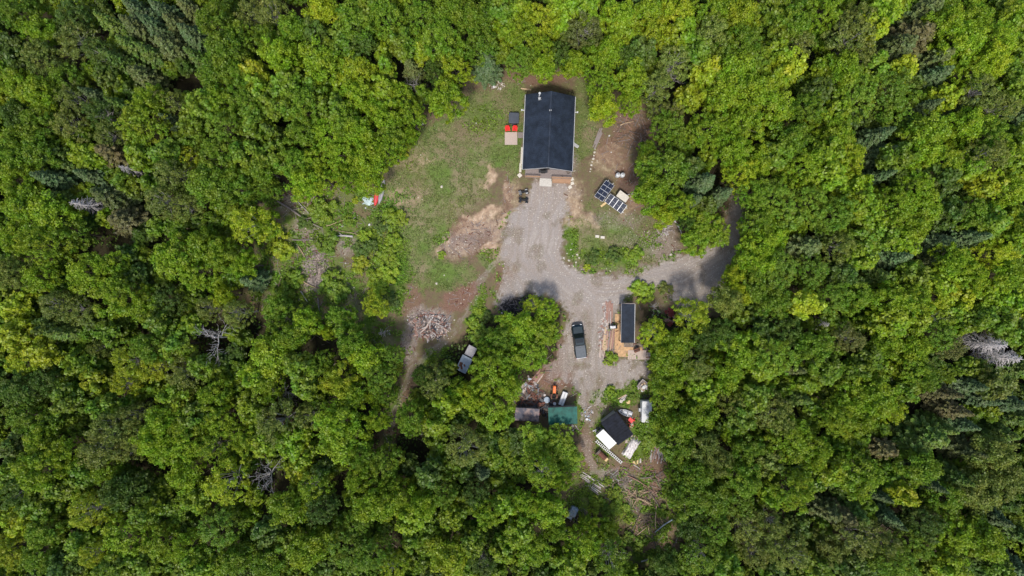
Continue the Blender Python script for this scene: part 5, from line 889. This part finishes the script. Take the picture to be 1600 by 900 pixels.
def scrap(px, py, rx, ry, n, mats, label, cat, seed, name='scrap_heap', L=(.3, 1.4), wd=(.05, .3), hz=.5):
    rr = random.Random(seed); x, y = P(px, py); o = empty(name, (x, y, gz(x, y)), 0, label, cat)
    groups = {}
    for i in range(n):
        a = rr.uniform(0, 6.28); q = math.sqrt(rr.random()); X, Y = math.cos(a) * q * rx * S, math.sin(a) * q * ry * S; m = rr.choice(mats); b = groups.setdefault(m, MB())
        z = .05 + hz * (1 - q) * rr.random(); b.box((X, Y, z), (rr.uniform(*L), rr.uniform(*wd), rr.uniform(.02, .08)), rr.uniform(0, 3.14), 0, 1, rr.uniform(-.3, .3), rr.uniform(-.2, .2))
    for m, b in groups.items(): tag(b.build('scrap_pieces', M[m], o), kind='stuff')
    return o
scrap(822, 622, 24, 13, 90, ['rust', 'rust', 'bark', 'darkmetal', 'rust'], 'tangled rusty scrap heap north of the rusty-roofed shed', 'scrap heap', 21)
scrap(848, 633, 16, 16, 60, ['darkmetal', 'rust', 'bark', 'darkmetal'], 'dark metal scrap between the tractor and the two southern sheds', 'scrap heap', 22)
scrap(829, 600, 9, 9, 26, ['bluegrey', 'dirtywhite', 'greywood', 'rust'], 'blue and white scrap at the tree edge north-west of the tractor', 'scrap heap', 23)
scrap(672, 508, 33, 20, 420, ['dirtywhite', 'greywood', 'pinkdeck', 'redwood', 'greywood', 'bark', 'rust', 'darkmetal'], 'pile of splintered pale scrap wood beside the dirt track', 'scrap wood pile', 24, 'debris_pile', (.3, 2.0), (.04, .22), .6)
scrap(678, 498, 14, 6, 60, ['white', 'dirtywhite', 'dirtywhite'], 'white plaster scraps on the north side of the scrap wood pile', 'scraps', 25, 'debris_pile', (.2, .7), (.1, .35), .5)
scrap(917, 645, 9, 14, 26, ['dirtywhite', 'bluegrey', 'greywood'], 'small pale scrap at the east wall of the green-roofed shed', 'scrap heap', 26, L=(.2, .5), wd=(.05, .2), hz=.2)
scrap(935, 672, 7, 5, 22, ['dirtywhite', 'darkmetal', 'greymetal'], 'jumble of white and black parts at the west corner of the black-roofed shed', 'scrap heap', 27, L=(.2, .6), wd=(.05, .25))
scrap(988, 688, 9, 7, 26, ['pinkdeck', 'dirtywhite', 'wood'], 'torn cardboard and boards at the north end of the pale tarp', 'scrap heap', 28, L=(.3, .9), wd=(.15, .5))
scrap(988, 660, 8, 8, 22, ['rust', 'dirtywhite', 'red', 'wood'], 'rusty and red bits south of the small boat', 'scrap heap', 29, L=(.2, .6), wd=(.05, .2))
scrap(600, 520, 9, 5, 20, ['dirtywhite', 'pinkdeck'], 'small heap of white splinters in shade west of the scrap wood pile', 'scraps', 30, 'debris_pile', (.2, .8), (.04, .12), .2)
scrap(492, 418, 20, 30, 170, ['greywood', 'bark', 'pinkdeck', 'greywood'], 'pale heap of grey slash and chips in the west clearing', 'brush pile', 31, 'brush_pile', (.3, 1.6), (.03, .09), .3)
scrap(808, 480, 26, 12, 200, ['char', 'char', 'char', 'greywood'], 'burnt black brush pile beside the driveway bend', 'brush pile', 32, 'brush_pile', (.4, 1.8), (.03, .10), .8)
scrap(985, 205, 30, 32, 130, ['greywood', 'redwood', 'bark', 'bark'], 'loose brown brush heap at the forest edge east of the house', 'brush pile', 33, 'brush_pile', (.5, 2.2), (.03, .09), .4)
scrap(1000, 772, 26, 16, 110, ['deadtan', 'redwood', 'bark', 'deadtan'], 'tangle of tan branches in the southern clearing', 'brush pile', 34, 'brush_pile', (.6, 2.4), (.03, .10), .6)
scrap(968, 748, 24, 16, 130, ['greywood', 'bark', 'redwood', 'bark', 'deadbark'], 'dark brown and grey slash patch south of the pale tarp', 'brush pile', 35, 'brush_pile', (.3, 1.5), (.03, .08), .2)
scrap(1048, 497, 12, 10, 30, ['rust', 'redwood'], 'rusty red scrap half hidden under the trees east of the sawmill', 'scrap heap', 36, L=(.3, .9), wd=(.1, .5))
scrap(776, 133, 14, 8, 40, ['dirtywhite', 'stone', 'greywood'], 'white rubble bits near the forest edge north-west of the house', 'rubble', 37, L=(.1, .4), wd=(.05, .2), hz=.1)
scrap(1040, 362, 14, 10, 36, ['greywood', 'dirtywhite', 'deadbark'], 'grey branch litter under the trees east of the grass island', 'brush pile', 38, 'brush_pile', (.3, 1.4), (.03, .1), .2)
scrap(905, 805, 20, 10, 60, ['bark', 'greywood'], 'dark brush under the trees around the grey basin', 'brush pile', 39, 'brush_pile', (.4, 1.6), (.03, .08), .3)

# --- boat
bo = at(977, 645, .6, R(-18), 'rowing_boat', 'small open aluminium boat with a pointed bow pointing west', 'boat')
def hull(L, Wd, Hh, n=15, blunt=.75):
    out = []
    for i in range(n):
        t = i / (n - 1); y = -L / 2 + L * t; w_ = Wd / 2 * (math.sin(min(1, t * 1.9) * math.pi / 2) ** .8) * (1 if t < .8 else 1 - (1 - blunt) * (t - .8) / .2) + .02; sh = Hh * (1 + .25 * (1 - t) ** 2); kz = .05 + .3 * max(0, .25 - t)
        out.append((y, w_, kz, sh))
    return out
hl = hull(2.5, .95, .42); b = MB()
ring = lambda y, w_, kz, sh, k=1.0, up=0: [(y, -w_ * k, sh), (y, -w_ * .82 * k, (kz + sh) * .45 + up), (y, -w_ * .3 * k, kz + up), (y, w_ * .3 * k, kz + up), (y, w_ * .82 * k, (kz + sh) * .45 + up), (y, w_ * k, sh)]
def open_hull(hl, th=.03):
    b = MB(); n = 6; vs = []; fs = []
    for q in hl: vs += ring(*q)
    for q in hl: vs += ring(q[0], q[1], q[2], q[3] + .001, .93, th)
    m = len(hl)
    for k in range(m - 1):
        for i in range(n - 1):
            fs.append((k * n + i, (k + 1) * n + i, (k + 1) * n + i + 1, k * n + i + 1)); o_ = m * n; fs.append((o_ + k * n + i, o_ + k * n + i + 1, o_ + (k + 1) * n + i + 1, o_ + (k + 1) * n + i))
        for i in (0, n - 1): fs.append((k * n + i, (k + 1) * n + i, m * n + (k + 1) * n + i, m * n + k * n + i))
    for k in (0, m - 1):
        for i in range(n - 1): fs.append((k * n + i, k * n + i + 1, m * n + k * n + i + 1, m * n + k * n + i))
    b.add(vs, fs); return b
open_hull(hl).build('hull', M['greymetal'], bo)
for x in (-.35, .55): b = MB(); b.box((x, 0, .36), (.24, .78, .03)); b.build('bench', M['trim'], bo)
b = MB(); b.bar((-1.1, 0, .52), (-.8, -.28, .47), .1, .04); b.bar((-1.1, 0, .52), (-.8, .28, .47), .1, .04); b.build('bow_trim', M['white'], bo)

# --- camper
cp = at(1011, 643.5, 2.2, R(-1.5), 'camper_trailer', 'small white camper trailer parked at the tree edge with its drawbar north', 'camper')
b = MB(); b.loft([rrect(.80, 1.68, .14, .45), rrect(.84, 1.74, .16, .9), rrect(.84, 1.74, .18, 2.05), rrect(.78, 1.66, .2, 2.2)]); b.build('body', M['white'], cp)
b = MB(); b.box((-.05, .75, 2.27), (.38, .38, .12), 0, 0, .85); b.build('roof_vent', M['trim'], cp); b = MB(); b.loft([rrect(.25, .18, .05, 2.2, .1, -.6), rrect(.2, .14, .05, 2.36, .1, -.6)]); b.build('roof_hatch', M['trim'], cp)
b = MB(); b.box((-1.0, .1, 1.0), (.3, .55, .5)); b.build('side_box', M['trim'], cp)
b = MB(); b.box((-.853, -.7, 1.5), (.02, .7, .5)); b.build('window', M['glass'], cp)
for s in (-1, 1): b = MB(); b.cyl((s * .62, -.2, .32), (s * .83, -.2, .32), .32, n=16); b.build('wheel', M['black'], cp)
b = MB(); b.bar((-.5, 1.7, .45), (0, 2.5, .45), .08, .1); b.bar((.5, 1.7, .45), (0, 2.5, .45), .08, .1); b.build('drawbar', M['darkmetal'], cp)

ut = at(1004.5, 602, .7, R(-38), 'utility_trailer', 'dark-framed utility trailer loaded with pale junk north of the camper', 'trailer')
b = MB(); b.box((0, 0, .5), (1.3, 1.5, .08)); b.build('bed', M['greywood'], ut)
b = MB()
for p, q in (((-.65, -.75), (.65, -.75)), ((.65, -.75), (.65, .75)), ((.65, .75), (-.65, .75)), ((-.65, .75), (-.65, -.75))): b.bar((*p, .85), (*q, .85), .06, .06)
for p in ((-.65, -.75), (.65, -.75), (.65, .75), (-.65, .75)): b.box((*p, .68), (.06, .06, .36))
b.build('frame', M['dirtywhite'], ut)
for s in (-1, 1): b = MB(); b.cyl((s * .68, 0, .3), (s * .86, 0, .3), .3, n=14); b.build('wheel', M['black'], ut)
scrap(1003, 604, 7, 6, 30, ['white', 'dirtywhite', 'black', 'wood'], 'white and black junk heaped in the utility trailer', 'junk', 41, 'scrap_heap', (.2, .6), (.1, .4), .5).location.z += .55
# --- pale tarp over a stack
tp = at(987, 701, .7, R(-32), 'tarp', 'wrinkled pale tarp over a long stack south-east of the black-roofed shed', 'tarp')
rr = random.Random(5); n1, n2 = 22, 30; V = []; F = []
for j in range(n2):
    for i in range(n1):
        u, v = i / (n1 - 1) * 2 - 1, j / (n2 - 1) * 2 - 1; e = max(abs(u), abs(v)); z = .75 * (1 - max(0, (e - .72) / .28) ** 1.4) + .05 * math.sin(v * 9 + u * 5) + .10 * math.sin(u * 13 + 3 * v) + rr.uniform(-.06, .06)
        V.append((u * .82 * (1 + .05 * math.sin(v * 7)), v * 1.75 * (1 + .05 * math.sin(u * 9)), max(.02, z) + .02))
for j in range(n2 - 1):
    for i in range(n1 - 1): F.append((j * n1 + i, j * n1 + i + 1, (j + 1) * n1 + i + 1, (j + 1) * n1 + i))
mesh_np('sheet', V, F, M['tarp'], tp)
b = MB(); b.box((0, 0, .3), (1.1, 2.6, .55)); b.build('stack_under_sheet', M['greywood'], tp)

# --- rusty boiler
bl = at(941, 712, .7, R(-43), 'boiler', 'rusty red-brown boiler lying on its side south of the ladder', 'boiler')
b = MB(); b.cyl((-.75, 0, .48), (.75, 0, .48), .42, n=18); b.build('barrel', M['rust'], bl); b = MB(); b.cyl((-1.05, 0, .52), (-.72, 0, .52), .56, n=18); b.build('flange', M['bark'], bl)
b = MB(); b.box((.95, 0, .42), (.34, .62, .7)); b.build('fire_door', M['yellowp'], bl)
# --- grey basin and pale wreck
x, y = P(896, 800, .8); gb = empty('water_tank', (x, y, 0), R(-25), 'pale grey moulded water tank among the trees south-west of the plank pile', 'tank')
b = MB(); b.loft([rrect(.62, .80, .3, .05), rrect(.66, .84, .32, .7), rrect(.5, .66, .3, .95)]); b.build('shell', M['bluegrey'], gb, smooth=True); b = MB(); b.cyl((0, .2, .95), (0, .2, 1.05), .2, n=14); b.build('cap', M['trim'], gb)
b = MB(); b.loft([rrect(.45, .25, .1, .05, -.1, -1.2), rrect(.42, .22, .1, .35, -.1, -1.2)]); b.build('trough', M['bluegrey'], gb)
drum(889, 799, .16, .3, M['white'], 'small white pail just west of the grey water tank', 'pail', 'pail')
scrap(881, 832, 6, 6, 14, ['dirtywhite', 'white'], 'pale scraps in a dark gap south of the grey water tank', 'scraps', 42, 'debris_pile', (.2, .6), (.1, .3), .3)
# --- blue-grey trailer west
tv = at(728.5, 562.5, 1.9, R(-27), 'cargo_trailer', 'old blue-grey trailer with a rust-stained roof half under the trees', 'trailer')
b = MB(); b.box((0, -.75, 1.2), (1.75, 2.55, 1.5)); b.build('body', M['siding'], tv, bevel=.04); b = MB(); b.box((0, -.75, 1.98), (1.8, 2.6, .06)); rf_ = b.build('roof', M['bluegrey'], tv)
b = MB(); [b.box((a_, b_, 2.02), (c__, d__, .015), e_) for a_, b_, c__, d__, e_ in ((-.45, -1.0, .5, .7, .2), (-.1, -1.45, .35, .5, .5), (-.55, -1.7, .3, .35, .1), (.15, -.9, .25, .4, .9))]; b.build('rust_patch', M['rust'], rf_)
b = MB(); b.box((0, 1.55, 1.75), (1.45, 1.7, .06)); [b.box((0, .95 + k * .32, 1.80), (1.4, .05, .04)) for k in range(5)]; b.build('canopy', M['siding'], tv); b = MB(); b.box((0, .62, 1.95), (1.7, .12, .14)); b.build('ridge_bar', M['black'], tv)
for s in (-1, 1):
    b = MB(); b.cyl((s * .7, -.8, .34), (s * .9, -.8, .34), .34, n=14); b.build('wheel', M['black'], tv); b = MB(); b.box((s * .65, 2.3, .86), (.08, .08, 1.72)); b.build('post', M['greywood'], tv)
# --- canoes and tarp
def canoe(px, py, rz, L, mat, label, inv=True):
    x, y = P(px, py, .3); o = empty('canoe', (x, y, gz(x, y)), rz, label, 'canoe', 'canoes at the west edge of the lawn'); n = 17; rings = []
    for i in range(n):
        t = i / (n - 1) * 2 - 1; w_ = .40 * (1 - abs(t) ** 2.2) ** .8 + .012; zt = .36 - .02 * abs(t); sh = .10 * abs(t) ** 3
        rings.append([(math.cos(a) * w_, t * L / 2, .03 + sh + (zt - sh) * max(0, math.sin(a)) ** .7) for a in (math.pi * k / 10 for k in range(11))])
    b = MB(); b.loft(rings, caps=True); b.build('hull', mat, o, smooth=True); k_ = MB(); k_.path([(0, -L / 2 + .1, .14), (0, -L * .3, .385), (0, L * .3, .385), (0, L / 2 - .1, .14)], [.018] * 4, 5); k_.build('keel', M['trim'] if mat is M['canoe'] else M['darkmetal'], o)
canoe(587.5, 308, R(-8), 2.9, M['canoe'], 'red canoe lying keel up at the forest edge west of the lawn')
canoe(596, 299, R(-12), 4.3, M['siding'], 'long grey canoe lying keel up beside the red one')
x, y = P(575, 313); tb = MB(); rr = random.Random(8); n = 12; V = []; F = []
for j in range(n):
    for i in range(n):
        u, v = i / (n - 1) * 2 - 1, j / (n - 1) * 2 - 1; V.append((u * (.8 + .2 * math.sin(5 * v)), v * (.75 + .15 * math.sin(4 * u + 1)), .04 + .28 * (1 - min(1, math.hypot(u, v)) ** 2) * rr.uniform(.3, 1)))
for j in range(n - 1):
    for i in range(n - 1): F.append((j * n + i, j * n + i + 1, (j + 1) * n + i + 1, (j + 1) * n + i))
o = mesh_np('crumpled_tarp', V, F, M['bluetarp']); o.location = (x, y, gz(x, y)); tag(o, 'crumpled pale blue tarp beside the red canoe', 'tarp')
wb_ = at(985.5, 656.5, .4, R(-40), 'wheelbarrow', 'red wheelbarrow between the small boat and the black-roofed shed', 'wheelbarrow')
b = MB(); b.loft([rrect(.28, .22, .08, .25), rrect(.42, .33, .1, .55)]); b.build('tray', M['red'], wb_)
for s in (-1, 1): b = MB(); b.bar((.5, s * .08, .2), (-.75, s * .3, .5), .04, .04); b.build('handle', M['wood'], wb_)
b = MB(); b.cyl((.5, -.05, .18), (.5, .05, .18), .18, n=12); b.build('wheel', M['black'], wb_)
drum(982, 628, .34, .4, M['yellowp'], 'yellow-brown round stump block north of the small boat', 'chopping_block', 'chopping block')
drum(970.5, 627, .28, .35, M['stone'], 'pale chopping block on the dirt north-west of the small boat', 'chopping_block', 'chopping block')

# --- stones
def stone(px, py, s, label, group, seed, mat=None):
    rr = random.Random(seed); s *= .78; x, y = P(px, py); b = MB(); rings = []; n = 8
    for z, k in ((0, .85), (.35, 1.0), (.7, .8), (.95, .4)): rings.append([(math.cos(6.283 * i / n) * k * s * rr.uniform(.8, 1.2), math.sin(6.283 * i / n) * k * s * .8 * rr.uniform(.8, 1.2), z * s * .8) for i in range(n)])
    b.loft(rings); o = b.build('stone', mat or M['stone'], None); o.location = (x, y, gz(x, y) - .03); o.rotation_euler = (0, 0, rr.uniform(0, 3)); tag(o, label, 'stone', group)
g1, g2 = 'pale stones at the driveway bend', 'white stones in a row east of the house'
k = 0
for i, (x, y, s) in enumerate([(881, 403, .22), (889, 407, .3), (895, 400, .2), (900, 410, .24), (902, 398, .26), (896, 416, .2), (886, 396, .16), (892, 390, .2), (905, 403, .2), (880, 411, .14), (894, 381, .14), (901, 389, .16), (889, 415, .18), (899, 422, .15)]): stone(x, y, s, 'pale stone strewn along the grassy corner at the driveway bend', g1, 100 + i)
for i, (x, y, s) in enumerate([(929, 238, .26), (928, 243, .2), (927, 248, .28), (925, 253, .2), (924, 258, .28), (923, 264, .2), (930, 233, .16), (922, 268, .15)]): stone(x, y, s, 'white stone in the narrow row running south from the plank stack', g2, 130 + i)
for i, (x, y, s, l) in enumerate([(660, 193, .42, 'broad tan boulder at the forest edge beside the reddish bare patch'), (690, 292, .34, 'pale flat stone alone in the middle of the lawn'), (744, 192, .16, 'small white stone on the lawn west of the hot tub'), (682, 443, .30, 'pale yellow stone at the south end of the lawn'), (694, 430, .16, 'small pale stone just north-east of the pale yellow one'), (577, 351, .28, 'round white stone among weeds south of the crumpled tarp'), (624, 403, .16, 'small white stone at the west border of the lawn'), (584, 406, .15, 'small white stone on the faint path through the weeds'), (587, 454, .2, 'upright white stone in dark weeds'), (505, 417, .16, 'single white stone on the pale slash heap'), (540, 411, .18, 'white stone on black ash in the west clearing'), (1035, 346, .3, 'white stone at the forest edge south of the big dark bush'), (1048, 398, .36, 'broad pale stone at the edge of the east track'), (1012, 363, .2, 'yellowish stone on the island east side'), (952, 212, .2, 'white stone in the brown earth east of the plank stack'), (955, 238, .16, 'small white stone north of the propane tanks'), (961, 616, .14, 'tiny white stone in the grass patch north of the boat'), (957, 473, .2, 'white stone at the north-west corner of the sawmill shed'), (551, 337, .14, 'tan stone by the fallen poles in the west clearing'), (571, 325, .2, 'white stone close to the crumpled tarp'), (637, 500, .16, 'white lump at the north-west rim of the scrap wood pile'), (710, 500, .18, 'pinkish lump at the east rim of the scrap wood pile'), (784, 489, .22, 'light grey lump on the burnt brush'), (725, 468, .16, 'yellowish stone west of the curving track')]): stone(x, y, s, l, None, 200 + i, M['white'] if 'white' in l else None)

# --- fallen logs and poles
def log(x0, y0, x1, y1, r, mat, label, z=.15, name='fallen_log', branch=0, seed=0):
    a = P(x0, y0); b_ = P(x1, y1); rr = random.Random(seed); L = math.hypot(b_[0] - a[0], b_[1] - a[1]); ang = math.atan2(b_[1] - a[1], b_[0] - a[0]); root = empty(name, (*a, gz(*a)), ang, label, 'log')
    mb = MB(); pts = [(L * t, math.sin(t * 5 + seed) * .12 * L / 5, z + r + .05 * math.sin(t * 3)) for t in (0, .25, .5, .75, 1)]; mb.path(pts, [r, r * .9, r * .8, r * .65, r * .4], 7); mb.build('trunk', mat, root)
    if branch:
        for i in range(branch):
            t = rr.uniform(.3, 1); s = rr.choice((-1, 1)); l = L * rr.uniform(.1, .25); p = (L * t, 0, z + r); b = MB(); b.path([p, (p[0] + l * .6, s * l * .6, p[2] + .15), (p[0] + l, s * l * .9, p[2] + .05)], [r * .4, r * .3, r * .12], 4); b.build('branch', mat, root)
log(434, 316, 505, 357, .16, M['greywood'], 'long thin fallen trunk slanting into the west clearing', .3, branch=4, seed=1)
log(552, 369, 523, 369, .18, M['deadbark'], 'short thick bleached log in the west clearing', .1, branch=2, seed=2)
log(460, 306, 486, 338, .07, M['deadbark'], 'thin pole lying north of the long fallen trunk', .2, seed=3)
log(457, 374, 492, 376, .09, M['greywood'], 'grey pole beside the yellow-green bush of the west clearing', .15, seed=4)
log(467, 385, 477, 402, .07, M['wood'], 'short tan pole south of the grey one', .15, seed=5)
log(520, 396, 508, 398, .06, M['wood'], 'short tan stick near the weeds', .1, seed=6)
log(438, 400, 462, 403, .09, M['redwood'], 'reddish log on the brown patch south-west of the yellow-green bush', .15, seed=7)
log(440, 432, 435, 452, .05, M['wood'], 'thin upright stick in shade south of the reddish log', .15, seed=8)
log(534, 355, 560, 337, .06, M['deadbark'], 'thin grey pole slanting up towards the tarp', .15, seed=9)
log(510, 353, 540, 344, .05, M['wood'], 'thin tan pole crossing the long fallen trunk', .15, seed=10)
log(1054, 345, 1065, 366, .14, M['deadbark'], 'grey log propped at the forest edge east of the island', .2, seed=11)
log(995, 776, 1018, 787, .14, M['deadtan'], 'thick tan log in the southern branch tangle', .5, branch=5, seed=12)
log(988, 792, 998, 770, .07, M['deadtan'], 'thin tan pole leaning on the southern branch tangle', .3, seed=13)
log(1024, 790, 1024, 826, .10, M['wood'], 'long straight tan pole south of the branch tangle', .2, seed=14)
log(1050, 810, 1022, 830, .12, M['bluegrey'], 'blue-grey pipe-like pole at the dark southern gap', .25, seed=15)
log(1000, 746, 1030, 743, .08, M['greywood'], 'grey pole north of the branch tangle', .2, branch=3, seed=16)
log(990, 725, 1000, 733, .09, M['dirtywhite'], 'short pale log south of the offcuts', .15, seed=17)
log(968, 196, 990, 190, .08, M['wood'], 'short pale stick on the brown heap east of the house', .2, seed=18)
log(1000, 210, 1004, 245, .06, M['greywood'], 'thin grey pole in the brown heap', .2, seed=19)
log(1060, 832, 1050, 860, .06, M['greywood'], 'thin dark pole in the shaded southern gap', .25, seed=20)
log(1001, 876, 1012, 872, .12, M['deadbark'], 'pale curved log at the bottom dark gap', .3, branch=2, seed=21)
log(545, 82 + 40, 560, 130, .06, M['deadbark'], 'grey snag hidden low in the north forest', .3, seed=22) if False else None

scrap(832, 612, 14, 12, 60, ['rust', 'rust', 'bark', 'darkmetal'], 'rust-brown scrap between the tree edge and the tractor', 'scrap heap', 51, L=(.3, 1.1), wd=(.05, .25))
scrap(893, 668, 10, 5, 18, ['dirtywhite', 'darkmetal', 'greywood'], 'odd scraps along the south-east foot of the green-roofed shed', 'scrap heap', 52, L=(.2, .6), wd=(.05, .2), hz=.2)
scrap(1020, 640, 6, 14, 26, ['rust', 'bark', 'redwood'], 'brown scraps at the east side of the white camper', 'scrap heap', 53, L=(.2, .7), wd=(.05, .2), hz=.2)
scrap(948, 490, 8, 22, 50, ['pinkdeck', 'dirtywhite', 'redwood'], 'pale bark slabs and offcuts along the northern lumber rows', 'offcuts', 54, 'offcut_heap', (.2, .7), (.05, .2), .15)
scrap(944, 525, 9, 20, 60, ['dirtywhite', 'redwood', 'greywood'], 'mixed offcuts along the southern lumber rows', 'offcuts', 55, 'offcut_heap', (.2, .8), (.05, .2), .15)
scrap(1022, 760, 16, 26, 70, ['bark', 'redwood', 'greywood'], 'brown brush along the east rim of the southern clearing', 'brush pile', 56, 'brush_pile', (.6, 2.2), (.03, .09), .4)
scrap(1010, 820, 26, 20, 80, ['bark', 'redwood', 'bark', 'wood'], 'dark brush at the far southern end of the clearing', 'brush pile', 57, 'brush_pile', (.6, 2.2), (.03, .09), .4)
boards(915, 745, 4, 2.4, .12, 8, R(62), [M['dirtywhite'], M['greywood']], 'long pale plank at the north edge of the slanting pile', 'pale planks on the slanting pile', 5, 2, 31, 'plank')
boards(1012, 556, 5, 1.4, .16, 9, R(80), [M['pinkdeck'], M['redwood']], 'short board at the east end of the sawmill planks', 'short boards by the sawmill planks', 14, 1, 32)
log(415, 300, 440, 312, .12, M['greywood'], 'short grey log at the shaded north-west corner of the west clearing', .15, seed=31)
log(470, 455, 482, 472, .09, M['deadbark'], 'bleached stick south-west of the big round shrub', .15, seed=32)
log(497, 466, 500, 486, .10, M['greywood'], 'grey log lying north-south below the pale slash heap', .15, seed=33)
log(474, 440, 500, 452, .07, M['wood'], 'thin tan pole on the pale slash heap', .2, seed=34)
log(563, 368, 520, 358, .06, M['deadtan'], 'thin tan pole just above the bleached log', .15, seed=35)
log(488, 320, 470, 300, .06, M['redwood'], 'thin reddish pole in the brush north of the long fallen trunk', .2, seed=36)
log(980, 742, 1012, 760, .10, M['redwood'], 'reddish log across the slash of the southern clearing', .15, branch=2, seed=37)
log(1015, 770, 1036, 800, .12, M['bark'], 'dark brown log at the east rim of the southern clearing', .15, branch=2, seed=38)
log(985, 835, 1000, 800, .10, M['bark'], 'dark brown log at the far southern end of the clearing', .15, seed=39)
